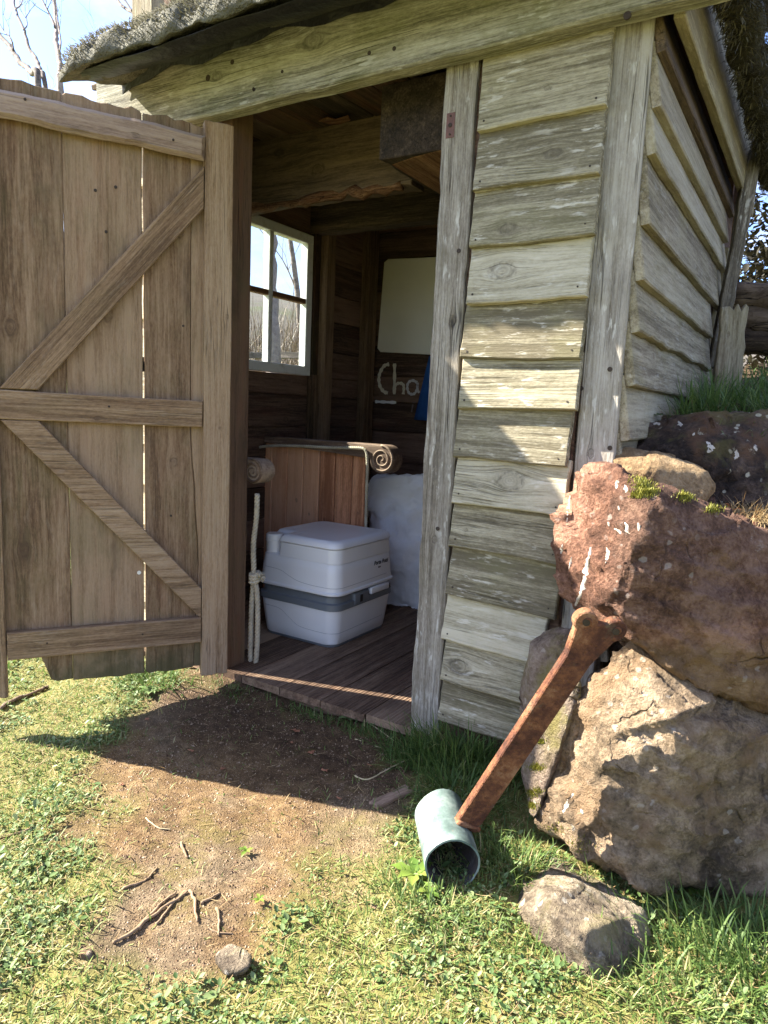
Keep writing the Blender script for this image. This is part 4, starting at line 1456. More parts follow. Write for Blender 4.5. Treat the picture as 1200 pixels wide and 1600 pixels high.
R2 = remesh_rock('boulder', pts((912, 1060, 1.650), (990, 1000, 1.690), (1050, 1045, 1.730), (1200, 1110, 1.830), (842, 1285, 1.630), (880, 1310, 1.590), (1080, 1405, 1.72), (1290, 1420, 1.90), (1000, 1400, 1.70), (900, 1345, 1.74), (930, 1348, 1.550), (1000, 1382, 1.550), (1080, 1372, 1.610), (1200, 1345, 1.750), (1290, 1330, 1.870),
                                (880, 1160, 1.610), (945, 1195, 1.535), (960, 1345, 1.525), (1075, 1150, 1.570), (1140, 1140, 1.650), (1290, 1160, 1.900), (940, 1090, 1.610), (1020, 1080, 1.610),
                                (1000, 1050, 2.200), (1290, 1160, 2.300), (1250, 1340, 2.300), (900, 1250, 2.000)), M_ROCK_BROWN, .0085, .022, 2, .013, chip=.9)
tag(R2, 'large brown broken faced boulder below the red one, grass at its foot', 'boulder', RG)
R3 = remesh_rock('boulder', pts((828, 1000, 1.700), (872, 978, 1.720), (905, 985, 1.680), (906, 1075, 1.620), (880, 1160, 1.605), (838, 1282, 1.600), (826, 1278, 1.620), (812, 1180, 1.680), (808, 1100, 1.720), (832, 1010, 1.680), (860, 1040, 1.655), (845, 1200, 1.620),
                                (905, 985, 1.750), (850, 985, 1.750), (820, 1200, 1.750), (890, 1200, 1.770)), M_ROCK_SLAB, .009, .008, 3)
tag(R3, 'upright grey brown slab leaning between the clapboards and the lower boulder', 'boulder', RG)
R4 = remesh_rock('boulder', pts((952, 708, 1.880), (978, 695, 1.910), (1040, 712, 1.910), (1100, 740, 1.930), (1110, 762, 1.930), (1098, 778, 1.900), (1000, 752, 1.840), (958, 738, 1.840), (1040, 770, 1.860), (1010, 735, 1.830),
                                (960, 705, 2.060), (1100, 745, 2.100), (1050, 715, 2.100)), M_ROCK_TAN, .007, .010, 4)
tag(R4, 'small rounded tan stone lying on top of the reddish boulder', 'stone', RG)
R5 = remesh_rock('boulder', pts((985, 692, 2.12), (1000, 664, 2.18), (1060, 646, 2.2), (1200, 640, 2.25), (1300, 655, 2.3), (1300, 800, 2.25), (1200, 790, 2.12), (1100, 785, 2.05), (1010, 730, 2.05), (1100, 700, 2.06),
                                (1010, 670, 2.5), (1290, 670, 2.6), (1290, 800, 2.6), (1000, 750, 2.4)), M_ROCK_DARK, .011, .02, 5, .010)
tag(R5, 'dark boulder spotted with pale lichen just below the grassy bank', 'boulder', RG)
gzv = lambda x, y: float(gz(x, y))
p6 = [(800, 1425, -.09), (818, 1372, -.085), (862, 1338, -.08), (935, 1372, -.08), (1006, 1422, -.08), (1012, 1455, -.09), (985, 1540, -.10), (930, 1550, -.10), (878, 1510, -.10), (812, 1452, -.10)]
P6 = []
for a_, b_, z_ in p6:
    q = at(a_, b_, z=z_)
    P6 += [q, q - Vector((0, 0, .06))]
P6 += [at(850, 1375, z=-.03), at(905, 1400, z=-.01), at(955, 1440, z=-.02), at(900, 1460, z=-.012), at(860, 1420, z=-.01)]
R6 = remesh_rock('boulder', P6, M_ROCK_GREY, .007, .014, 6, .008, chip=.8)
tag(R6, 'low grey stone half sunk in the lawn in front of the wall', 'stone', RG)
for px_, py_, r_, lab in ((365, 1500, .032, 'small flat grey stone bedded in the bare earth'), (135, 1487, .012, 'small brown pebble on the lawn by the twigs'), (588, 1418, .011, 'reddish pebble in the grass before the iron tool')):
    c = at(px_, py_, z=-.092)
    PP = [c + Vector((math.cos(a) * r_ * random.uniform(.8, 1.2) * 1.3, math.sin(a) * r_ * random.uniform(.8, 1.2), z)) for a in np.arange(0, 6.2, .8) for z in (-.01, r_ * .2)]
    PP.append(c + Vector((0, 0, r_ * .3)))
    tag(remesh_rock('pebble', PP, M_ROCK_GREY if r_ > .02 else M_ROCK_BROWN, .004, .003, px_), lab, 'pebble')

# whitewashed boulder inside
RW = remesh_rock('boulder', pts((578, 765, 3.05), (588, 748, 3.08), (610, 744, 3.1), (640, 742, 3.1), (690, 742, 3.15), (577, 830, 3.02), (580, 900, 3.0), (590, 950, 3.0), (640, 955, 3.05), (700, 960, 3.1), (700, 800, 3.1), (640, 800, 3.02), (610, 850, 2.99),
                                (590, 750, 3.4), (700, 745, 3.45), (590, 940, 3.4), (700, 950, 3.45)), M_WWASH, .013, .03, 8)
tag(RW, 'lumpy whitewashed boulder against the back of the hut', 'boulder')

# ------------------------------------------------------------------ things on the back wall
pl = [at(600, 410, y=3.725), at(606, 404.5, y=3.725), at(690, 401, y=3.725), at(690, 555, y=3.725), at(594, 550, y=3.725), at(589.5, 544, y=3.725)]
o0 = pl[0].copy()
g = slab('notice_board', o0, (1, 0, 0), NF, [((p - o0).x, -(p - o0).z) if Vector((1, 0, 0)).cross(Vector(NF)).z < 0 else ((p - o0).x, (p - o0).z) for p in pl], .010, M_PANEL)
tag(g, 'blank cream panel with rounded corners on the dark back wall', 'panel')
V, F = [], []
for i in range(13):
    t = i / 12
    for j in range(9):
        u = j / 8
        a, b = at(671 - 24 * t, 556 + 100 * t, y=3.66), at(720, 556 + 104 * t, y=3.66)
        p = a.lerp(b, u)
        p.y += .018 * math.sin(u * 9 + t * 1.5) * (.3 + t) - .02 * t
        V.append(p)
for i in range(12):
    for j in range(8):
        F.append((i * 9 + j, i * 9 + j + 1, i * 9 + j + 10, i * 9 + j + 9))
bo = link('hanging_cloth', mesh_from('hanging_cloth', V, F), M_BLUE, smooth=True)
sm = bo.modifiers.new('t', 'SOLIDIFY')
sm.thickness = .004
tag(bo, 'blue cloth hanging on the back wall beside the painted letters', 'cloth')

# ------------------------------------------------------------------ old iron tool
tool = empty('iron_mallet', at(700, 1390, z=-.09))
tag(tool, 'long rusty iron bar with a pale green pipe head leaning on the boulders', 'tool')
pa, pb = at(707, 1351, z=-.028), at(690, 1286, z=-.028)
ax = (pb - pa).normalized()
pb = pa + ax * .215
u_ = ax.cross(Vector((0, 0, 1))).normalized()
v_ = u_.cross(ax).normalized()
V, F = [], []
n = 44
rows = [(0, 1, 0), (.25, 1, 0), (.5, 1, 0), (.75, 1, 0), (1, 1, 0), (1, .93, 0), (.5, .93, 0), (0, .93, 0)]
R_ = .0635
for t, s, _ in rows:
    for i in range(n):
        a = 2 * math.pi * i / n
        rr = R_ * s * (1 + .018 * math.sin(2 * a + 1) + .01 * math.sin(5 * a))
        off = .003 * noise.noise(Vector((i * .6, t * 3, 0))) if t in (0, 1) else 0
        V.append(pa + ax * (.215 * t + off + (.016 * math.cos(a) if t == 1 else 0)) + (u_ * math.cos(a) + v_ * math.sin(a)) * rr)
for k in range(len(rows)):
    k2 = (k + 1) % len(rows)
    for i in range(n):
        j = (i + 1) % n
        F.append((k * n + i, k * n + j, k2 * n + j, k2 * n + i))
me = mesh_from('pipe_head', V, F)
bm = bmesh.new()
bm.from_mesh(me)
bmesh.ops.recalc_face_normals(bm, faces=bm.faces)
for e in bm.edges:
    if e.calc_face_angle(0) > 1:
        e.smooth = False
bm.to_mesh(me)
bm.free()
po = link('pipe_head', me, M_PIPE, tool, smooth=True)
me.materials.append(M_PIPEIN)
for i, p in enumerate(me.polygons):
    if i // n in (5, 6):
        p.material_index = 1
# flat bar handle: section 90 x 17 mm, forked two-lobed end
hb, ht_ = at(733, 1288, y=1.445), at(936, 985, y=1.478)
Xh = (ht_ - hb).normalized()
view = (Vector((0, 0, 1.0)) - (hb + ht_) / 2).normalized()
Nh = (view - Xh * view.dot(Xh)).normalized()
Nh = (Nh + Xh.cross(Nh) * .62)
Nh = (Nh - Xh * Nh.dot(Xh)).normalized()
Lh = (ht_ - hb).length
ol = []
wv = lambda x: .0022 * noise.noise(Vector((x * 31, 0, 0)))
W0, W1 = .029, .031
ol += [(-.02, -W0)] + [(Lh * i / 14, -W0 + (W0 - W1) * i / 14 + wv(i)) for i in range(1, 13)]
# lobe on lower side, then upper
for cx_, cz_, a0, a1 in ((Lh + .004, -.034, -150, 75), (Lh + .012, .034, -75, 150)):
    for k in range(13):
        a = math.radians(a0 + (a1 - a0) * k / 12)
        ol.append((cx_ + 0.026 * math.cos(a), cz_ + .026 * math.sin(a)))
ol += [(Lh * i / 14, W0 + (W1 - W0) * i / 14 + wv(i + 30)) for i in range(12, 0, -1)] + [(-.02, W0)]
hd = slab('handle', hb, Xh, Nh, ol, .025, M_RUST, tool, ch=.0025)
M_h = frame(hb, Xh, Nh)
for cx_, cz_ in ((Lh + .006, -.035), (Lh + .014, .035)):
    c = M_h @ Vector((cx_, .0012, cz_))
    N2 = M_h.to_3x3() @ Vector((0, 1, 0))
    cr_ = []
    Xd, Zd_ = M_h.to_3x3() @ Vector((1, 0, 0)), M_h.to_3x3() @ Vector((0, 0, 1))
    Geo().add(tube_geo([c - N2 * .002, c + N2 * .0006], 0.009, 18)).build('bolt_hole', M_NAIL, hd, smooth=False)
    for k in range(11):
        a = math.radians(-60 + 170 * k / 10)
        cr_.append(c + (Xd * math.cos(a) + Zd_ * math.sin(a)) * 0.009)
    Geo().add(tube_geo(cr_, [.0008 + .0022 * math.sin(math.pi * k / 10) for k in range(11)], 5)).build('burr', M_RUST, hd)
Geo().add(tube_geo([hb + Xh * -.004 + Nh * .001 + (M_h.to_3x3() @ Vector((0, 0, 1))) * s for s in np.linspace(-.030, .030, 9)], [.006 + random.uniform(-.002, .002) for _ in range(9)], 7)).build('weld_bead', M_RUST, hd)


# ------------------------------------------------------------------ bank behind the boulders
def bank_z(x, y):
    t = np.clip((y - 2.0) / .35, 0, 1)
    z = .70 + .30 * t * t * (3 - 2 * t) + .13 * np.clip(y - 2.3, 0, 3) + .05 * np.clip(y - 5, 0, 20)
    return z + .012 * np.sin(x * 14 + y * 9) + .010 * np.sin(y * 23 - x * 7)


xs = np.concatenate([np.linspace(-.455, 1.4, 70), np.linspace(1.5, 14, 22)])
ys = np.concatenate([np.linspace(1.90, 3.6, 70), np.linspace(3.7, 14, 22)])
X, Y = np.meshgrid(xs, ys)
Z = bank_z(X, Y)
Z[0, :] = -.2
nx, ny = len(xs), len(ys)
i = np.arange(nx * ny).reshape(ny, nx)
F = np.stack([i[:-1, :-1].ravel(), i[:-1, 1:].ravel(), i[1:, 1:].ravel(), i[1:, :-1].ravel()], 1)
bk = np_mesh('bank', np.stack([X.ravel(), Y.ravel(), Z.ravel()], 1), F, M_BANKSOIL, smooth=True)
tag(bk, 'earth bank rising behind the boulders', kind='structure')
# the retaining wall goes on to the right
for k, (x, y, z, sx, sz, lab) in enumerate(((.56, 2.02, .12, .34, .30, 'brown boulder right of the big broken faced one, on the ground'), (.52, 2.06, .58, .30, .22, 'reddish boulder right of the streaked one, on the upper course'), (1.16, 2.04, .18, .36, .36, 'tall brown boulder further right along the wall, on the ground'), (1.14, 2.1, .66, .32, .2, 'flat reddish boulder at the far right end of the wall, on the upper course'))):
    rr = random.Random(50 + k)
    PP = []
    for _ in range(26):
        d_ = Vector((rr.gauss(0, 1), rr.gauss(0, 1), rr.gauss(0, 1))).normalized()
        PP.append(Vector((x + d_.x * sx, y + d_.y * sx * .8, z + d_.z * sz * 1.1)))
    tag(remesh_rock('boulder', PP, M_ROCK_RED if k % 2 else M_ROCK_BROWN, .018, .022, 30 + k, .012), lab, 'boulder', RG)

# logs, slab and leaning pole by the side of the hut
for k, (a, b) in enumerate((((1150, 462), (1260, 470)), ((1150, 497), (1260, 508)), ((1160, 530), (1270, 545)))):
    p, q = at(*a, y=3.75), at(*b, y=3.75)
    pth = [p.lerp(q, t) + Vector((0, random.uniform(-.01, .01), random.uniform(-.01, .01))) for t in np.linspace(0, 1, 9)]
    o = Geo().add(tube_geo(pth, [.062 + random.uniform(-.006, .006) for _ in pth], 12)).build('log', M_BARK)
    set_knots(o, [])
    tag(o, ('uppermost dark log', 'middle dark log', 'lowest dark log, behind the grass')[k] + ' stacked beside the hut', 'log', 'logs stacked by the hut')
    for s in (0, 1):
        pass
a, b = at(1183, 232, y=3.3), at(1118, 575, y=3.25)
po2 = board('leaning_pole', b, a, (.5, -1, 0), .05, .04, M_POST, None, rag=.008, step=.04)
tag(po2, 'grey weathered pole leaning beside the side wall', 'pole')
a, b = at(1150, 480, y=3.12), at(1140, 575, y=3.12)
st_ = board('stake', b - Vector((0, 0, .1)), a, (.4, -1, 0), .10, .03, M_SIDE, None, rag=.008, step=.03, endrag=.03)
tag(st_, 'short broken plank standing upright in the bank grass', 'plank')
o = board('timber_post', at(1150, 90, y=5.2) - Vector((0, 0, 1.6)), at(1158, -40, y=5.2) + Vector((0, 0, .2)), NF, .16, .1, M_SIDE)
tag(o, 'pale squared timber post rising behind the thatch edge', 'post')


# bush added beyond the logs so the gap there reads dark
def bush(c, rx, rz, n, label):
    root = empty('dark_gap_bush', c)
    tag(root, label, 'bush')
    lob = [(Vector((random.uniform(-1, 1) * rx * .6, random.uniform(-1, 1) * rx * .6, random.uniform(.25, .9) * rz)), random.uniform(.35, .6) * rx) for _ in range(9)]
    k = RNG.integers(0, 9, n)
    dd = RNG.normal(0, 1, (n, 3))
    dd /= np.linalg.norm(dd, axis=1)[:, None]
    P = np.array([tuple(Vector(c) + lob[a][0]) for a in k]) + dd * np.array([lob[a][1] for a in k])[:, None] * RNG.uniform(.5, 1.08, n)[:, None]
    leaves_obj('foliage', P, RNG.uniform(.02, .04, n), RNG.normal(.1, .6, n), RNG.uniform(0, 6.28, n), np.clip(RNG.normal(.3, .22, n), 0, 1), M_DARKLEAF, root)['kind'] = 'stuff'
    g = Geo()
    for q, r in lob:
        b_ = Vector(c) + Vector((0, 0, -.15))
        g.add(tube_geo([b_, b_.lerp(Vector(c) + q, .5) + Vector((.05, .03, .05)), Vector(c) + q], [.03, .02, .008], 6))
    g.build('stems', M_TREE, root)


q_ = at(1215, 470, y=5.0)
bush(Vector((q_.x, 5.0, float(bank_z(q_.x, 5.0)))), .75, 1.15, 7000, 'dark brownish bush added to darken the gap behind the log stack')

# ------------------------------------------------------------------ bare trees and scrub
def grow(path, r0, r1, g, depth=0, nbr=4, rr=None, n=7):
    rr = rr or random
    P = smooth_path(path, 4)
    m_ = len(P)
    rad = [r0 + (r1 - r0) * i / (m_ - 1) for i in range(m_)]
    P = [p + Vector((rr.uniform(-1, 1), rr.uniform(-1, 1), rr.uniform(-.5, .5))) * rad[i] * .35 if 0 < i < m_ - 1 else p for i, p in enumerate(P)]
    g.add(tube_geo(P, rad, n))
    if depth <= 0:
        return
    for _ in range(nbr):
        i = rr.randrange(m_ // 3, m_)
        d = (P[min(i + 1, m_ - 1)] - P[max(i - 1, 0)]).normalized()
        d = (d + Vector((rr.uniform(-.9, .9), rr.uniform(-.9, .9), rr.uniform(-.1, .7)))).normalized()
        Lb = (P[-1] - P[0]).length * rr.uniform(.25, .5)
        pp = [P[i], P[i] + d * Lb * .5 + Vector((rr.uniform(-.1, .1), rr.uniform(-.1, .1), .04)) * Lb, P[i] + d * Lb + Vector((rr.uniform(-.2, .2), rr.uniform(-.2, .2), .22)) * Lb]
        grow(pp, max(rad[i] * .55, .003), max(rad[i] * .12, .0018), g, depth - 1, nbr, rr, max(4, n - 2))


def tree(px_path, forks, y, r0, r1, label, gscale=1.0):
    P = [at(a, b, y=y + .15 * k) for k, (a, b) in enumerate(px_path)]
    base = P[0].copy()
    dn_ = (P[0] - P[1]).normalized()
    base = Vector((P[0].x + dn_.x * .6, P[0].y, float(gz(P[0].x, P[0].y)) - .05))
    mid = (base + P[0]) / 2 + Vector((.05, .05, 0))
    root = empty('bare_tree', base)
    tag(root, label, 'tree', 'bare trees beyond the hut')
    g = Geo()
    rr = random.Random(int(px_path[0][0] * 7))
    grow([base, mid] + P, r0 * 1.25, r1, g, 0, 0, rr, 8)
    g.build('trunk', M_TREE, root)
    g = Geo()
    for f, ra, rb in forks:
        g = Geo()
        grow([at(a, b, y=y + .1 * k) for k, (a, b) in enumerate(f)], ra, rb, g, 2, 3, rr, 6)
        g.build('branch', M_TREE, root)
    g = Geo()
    top = P[-1]
    for k in range(3):
        d = Vector((rr.uniform(-.4, .4), rr.uniform(-.4, .4), 1)).normalized()
        grow([top, top + d * .5, top + d * 1.1 + Vector((rr.uniform(-.3, .3), 0, .1))], r1 * .8, .003, g, 2, 4, rr, 5)
    g.build('branches', M_TREE, root)


tree([(60, 132), (50, 115), (42, 105), (30, 97), (20, 80), (9, 65), (-6, 48), (-20, 20)], [([(21, 79), (18, 63), (12, 54), (6, 49), (-4, 30)], .017, .006)], 7.0, .045, .032, 'bare tree with pale trunk bent left over the open door')
tree([(70, 132), (66, 122), (62, 107), (56, 90), (45, 75), (38, 48), (30, 30), (23, 10), (22, -10)], [([(37, 47), (42, 40), (41, 28), (39, 18)], .014, .004), ([(25, 13), (33, 7), (36, -4)], .014, .006), ([(40, 28), (48, 15), (56, 6)], .008, .002)], 7.3, .034, .016, 'thin forked bare tree above the door, between two thicker ones')
tree([(96, 140), (95, 120), (94, 100), (91, 82), (87, 60), (88, 40), (86, 15), (83, -15)], [([(93, 80), (95, 66), (92, 45), (88, 25)], .014, .008), ([(86, 43), (80, 28), (71, 10), (64, -6)], .018, .010)], 6.6, .038, .026, 'straight bare tree rising next to the thatch tip')
tree([(225, 60), (215, 25), (205, 18), (190, 8), (178, -8)], [([(207, 18), (198, 5), (193, -8)], .016, .008)], 7.6, .035, .018, 'bare tree whose twigs cross behind the roof posts')
tree([(428, 600), (427, 520), (424, 450), (422, 380), (418, 300), (415, 240)], [], 7.0, .09, .07, 'dark thick bare trunk seen through the window')
for k, (x, y, h) in enumerate(((-11, 10.5, 4.5), (-9.6, 12, 5), (-12.5, 8.2, 4.0), (-8.0, 13.5, 5), (-14, 12, 5.5), (-6.2, 13, 4.2))):
    b = Vector((x, y, float(gz(x, y)) - .1))
    root = empty('bare_tree', b)
    tag(root, ('leftmost leafless scrub tree beyond the lawn', 'tall leafless scrub tree left of centre beyond the lawn', 'small leafless tree at the near left of the scrub', 'leafless tree in the middle of the far scrub', 'tallest leafless tree at the back of the scrub', 'short leafless tree at the right end of the scrub')[k], 'tree', 'leafless scrub trees far behind the hut')
    rr = random.Random(90 + k)
    g = Geo()
    tp = b + Vector((rr.uniform(-.6, .6), rr.uniform(-.6, .6), h))
    grow([b, b.lerp(tp, .4) + Vector((.15, .1, 0)), tp], .09, .03, g, 0, 0, rr, 7)
    g.build('trunk', M_TREE, root)
    g = Geo()
    grow([b + Vector((.02, 0, .3)), b.lerp(tp, .4) + Vector((.15, .1, 0)), tp], .05, .02, g, 3, 5, rr, 5)
    g.build('branches', M_TREE, root)

# thicket of brushwood seen through the window: nobody could count its stems
n = 5200
V = []
ang = RNG.uniform(0, 1, n)
bx = -5.5 - ang * 9 + RNG.normal(0, .5, n)
by = 8.6 + 4.5 * (1 - np.abs(ang - .5)) * RNG.uniform(.3, 1.6, n)
P = np.stack([bx, by, gz(bx, by) - .03], 1)
br = blades_obj('brushwood', [(P, RNG.uniform(.4, 2.2, n), RNG.uniform(.005, .015, n), np.abs(RNG.normal(0, .4, n)), RNG.uniform(0, 6.28, n), RNG.normal(.2, .5, n), np.clip(RNG.normal(.5, .25, n), 0, 1))],
                blade_mat('brush_stems', [(0, (.06, .045, .035)), (.5, (.17, .12, .085)), (1, (.36, .28, .19))], .05))
tag(br, 'brown winter brushwood behind the hut', kind='stuff')
# fence rail beyond the lawn
a, b = at(408, 520, y=8.0), at(480, 540, y=8.0)
fr = empty('rail_fence', (a.x, 8.0, gzv(a.x, 8.0)))
tag(fr, 'low rough rail fence seen through the window', 'fence')
za_ = gzv(a.x, 8) + .42
board('rail', (a.x - 2.5, 8.0, za_), (a.x + 3, 8.05, za_ - .03), NF, .09, .05, M_TREE, fr, rag=.01)
for k in range(4):
    board('fence_post', (a.x - 2 + k * 1.4, 8.06, za_ - .6), (a.x - 2 + k * 1.4, 8.06, za_ + .15), NF, .09, .07, M_TREE, fr)

# hills far off
V, F = [], []
for i in range(121):
    a = math.radians(20 + 190 * i / 120)
    for j, (r, hh) in enumerate(((60, -.5), (80, 5), (105, 13), (140, 21), (170, 25), (230, 10))):
        h = hh * (1 + .30 * noise.noise(Vector((i * .09, j * .3, 0))) + .06 * noise.noise(Vector((i * .7, j, 3))))
        V.append((r * math.cos(a), r * math.sin(a), h - .3))
for i in range(120):
    for j in range(5):
        k = i * 6 + j
        F.append((k, k + 6, k + 7, k + 1))
hl = link('hills', mesh_from('hills', V, F), M_HILL, smooth=True)
tag(hl, 'low scrubby hills on the horizon', kind='structure')

# ------------------------------------------------------------------ grass and ground cover
HUTBOX = lambda x, y: (x > -2.48) & (x < -.42) & (y > 1.86)


def scatter(n, x0, x1, y0, y1):
    return RNG.uniform(x0, x1, n), RNG.uniform(y0, y1, n)


def lawn_pts(n, box, thin=1.0, bare=0.0):
    x, y = scatter(n, *box)
    d = dirt_mask(x, y)
    keep = (RNG.uniform(0, 1, n) < np.clip(1.02 - d * 1.3, bare, 1) * thin) & ~HUTBOX(x, y)
    bank = (x > -.42) & (y > 1.72)
    keep &= ~bank
    return x[keep], y[keep]


def lawn_set(n, box, L, Wd, bare=.0):
    x, y = lawn_pts(n, box, 1, bare)
    m_ = len(x)
    c = clump(x, y)
    P = np.stack([x, y, gz(x, y) - .003], 1)
    return (P, RNG.uniform(*L, m_) * (.6 + .8 * c), RNG.uniform(*Wd, m_), np.clip(np.abs(RNG.normal(.95, .45, m_)), 0, 1.6), RNG.uniform(0, 6.28, m_), RNG.normal(.5, .5, m_),
            np.clip(RNG.normal(.34 + .38 * c, .22, m_), 0, 1))


near = (-2.3, .5, .45, 1.95)
sets = [lawn_set(90000, near, (.012, .032), (.0016, .0036), .035), lawn_set(16000, (.5, 1.8, .5, 1.75), (.016, .036), (.002, .004)), lawn_set(60000, (-4.4, -2.3, .7, 3.6), (.014, .032), (.0022, .004)),
        lawn_set(40000, (-9, -2.4, 1.2, 9), (.03, .06), (.006, .011))]
tag(blades_obj('grass', sets, M_LAWN), 'short mossy lawn grass', kind='stuff')
# clover and daisy leaves
x, y = lawn_pts(46000, near)
k = clump(x, y, 1.7, 4) > .50
x2, y2 = lawn_pts(16000, (-4.2, -2.2, .8, 3.2))
k2 = clump(x2, y2, 1.5, 4) > .5
x, y = np.concatenate([x[k], x2[k2]]), np.concatenate([y[k], y2[k2]])
m_ = len(x)
P = np.stack([x, y, gz(x, y) + RNG.uniform(.002, .014, m_)], 1)
tag(leaves_obj('ground_cover', P, RNG.gamma(3.0, .0013, m_) + .0022, RNG.normal(.2, .45, m_), RNG.uniform(0, 6.28, m_), np.clip(RNG.normal(.55, .25, m_), 0, 1), M_CLOVER), 'clover and daisy leaves in the lawn', kind='stuff')
# dead straw and grass litter
x, y = scatter(9000, *near)
k = ~HUTBOX(x, y) & ~((x > -.42) & (y > 1.72)) & (RNG.uniform(0, 1, 9000) < np.where(dirt_mask(x, y) > .5, .16, 1))
x, y = x[k], y[k]
m_ = len(x)
P = np.stack([x, y, gz(x, y) + RNG.uniform(.001, .012, m_)], 1)
tag(blades_obj('straw_litter', [(P, RNG.uniform(.012, .045, m_), RNG.uniform(.001, .002, m_), RNG.uniform(1.35, 1.7, m_), RNG.uniform(0, 6.28, m_), RNG.normal(0, .3, m_), RNG.uniform(.2, 1, m_))], M_DRYGRASS), 'bits of dry straw lying about', kind='stuff')
# grit on the bare earth: tiny tetrahedra
x, y = scatter(26000, -2.0, -.75, .7, 2.0)
k = (dirt_mask(x, y) > .25) & (y < 1.87)
x, y = x[k], y[k]
m_ = len(x)
r = RNG.gamma(2.0, .0009, m_) + .0007
r = np.where(RNG.uniform(0, 1, m_) < .012, r * 3.2, r)
b = np.stack([x, y, gz(x, y)], 1)
rot = RNG.uniform(0, 6.28, m_)
V = np.stack([b + np.stack([np.cos(rot + a) * r * RNG.uniform(.7, 1.3, m_), np.sin(rot + a) * r * RNG.uniform(.7, 1.3, m_), -r * .4], 1) for a in (0, 2.1, 4.2)] + [b + np.stack([r * .2, r * .1, np.minimum(r, .003) * RNG.uniform(.5, 1.0, m_)], 1)], 1).reshape(-1, 3)
q = (np.arange(m_) * 4)[:, None]
F = np.concatenate([q + np.array([[0, 1, 3]]), q + np.array([[1, 2, 3]]), q + np.array([[2, 0, 3]])])
tag(np_mesh('grit', V, F, M_GRIT, tint=np.repeat(np.clip(RNG.normal(.5, .25, m_), 0, 1), 4)), 'fine grit on the bare earth', kind='stuff')


def tuft_set(n, cx, cy, sx, sy, L, Wd, lean=.5, zf=None, tint=(.45, .2), clip=None):
    x, y = RNG.normal(cx, sx, n), RNG.normal(cy, sy, n)
    if clip is not None:
        k = clip(x, y)
        x, y = x[k], y[k]
    m_ = len(x)
    z = (zf or gz)(x, y)
    P = np.stack([x, y, z - .005], 1)
    az = np.arctan2(y - cy, x - cx) + RNG.normal(0, 1.1, m_)
    return (P, RNG.uniform(*L, m_), RNG.uniform(*Wd, m_), np.abs(RNG.normal(lean, .3, m_)), az, RNG.normal(.6, .45, m_), np.clip(RNG.normal(*tint, m_), 0, 1))


outside = lambda x, y: (y < 1.84) | (x > -.42)
q1, q2 = at(700, 1215, z=-.07), at(640, 1155, z=-.07)
q3 = at(1150, 1480, z=-.1)
q4 = at(600, 1140, z=-.05)
sets = [tuft_set(900, -.80, 1.80, .10, .035, (.06, .16), (.002, .004), .45, clip=outside), tuft_set(500, -.92, 1.78, .05, .03, (.03, .09), (.002, .004), .6, clip=outside),
        tuft_set(500, -.74, 1.68, .06, .05, (.04, .12), (.0018, .0035), .7, clip=outside),
        tuft_set(500, -.50, 1.52, .06, .05, (.03, .08), (.0018, .003), .7),
        tuft_set(1000, .02, 1.52, .12, .08, (.04, .13), (.002, .0045), .55), tuft_set(700, -.10, 1.33, .08, .06, (.025, .07), (.002, .0035), .9, tint=(.7, .2)),
        tuft_set(260, -.62, 1.27, .07, .03, (.025, .07), (.002, .0035), .7, tint=(.6, .2)), tuft_set(500, -.30, 1.27, .16, .03, (.02, .05), (.002, .003), .8, tint=(.6, .2)),
        tuft_set(260, -1.33, 1.845, .12, .012, (.02, .06), (.0018, .003), .7), tuft_set(260, -1.10, 1.83, .07, .015, (.02, .06), (.0018, .003), .7),
        tuft_set(260, -2.03, 1.70, .06, .05, (.04, .10), (.003, .006), .9, tint=(.3, .15)), tuft_set(160, -1.72, 1.80, .06, .02, (.02, .05), (.002, .003), .8)]
tag(blades_obj('long_grass', sets, M_LONG), 'longer grass tufts along the wall and stones', kind='stuff')
bz = lambda x, y: bank_z(x, y)
cl = lambda x, y: (x > -.40) & (y > 2.18)
sets = [tuft_set(3600, .1, 2.55, .32, .22, (.05, .15), (.002, .0045), .7, zf=bz, tint=(.4, .22), clip=cl), tuft_set(700, -.33, 2.6, .06, .25, (.06, .18), (.002, .004), .5, zf=bz, clip=cl),
        tuft_set(5000, 1.2, 3.6, .9, .9, (.06, .16), (.004, .008), .7, zf=bz, tint=(.4, .22), clip=cl), tuft_set(900, .0, 3.2, .3, .3, (.06, .16), (.003, .006), .6, zf=bz, clip=cl)]
tag(blades_obj('bank_grass', sets, M_LONG), 'green grass on top of the bank', kind='stuff')
q = at(1165, 790, y=2.0)
sets = [tuft_set(1500, q.x, 2.0, .10, .06, (.03, .09), (.001, .002), 1.2, zf=lambda x, y: np.full(x.shape, q.z - .02), tint=(.6, .25)),
        tuft_set(700, -.30, 2.42, .05, .08, (.05, .11), (.0008, .0016), 1.2, zf=bz, tint=(.45, .2))]
tag(blades_obj('dry_grass', sets, M_DRYGRASS), 'dry straw coloured grass between the boulders', kind='stuff')


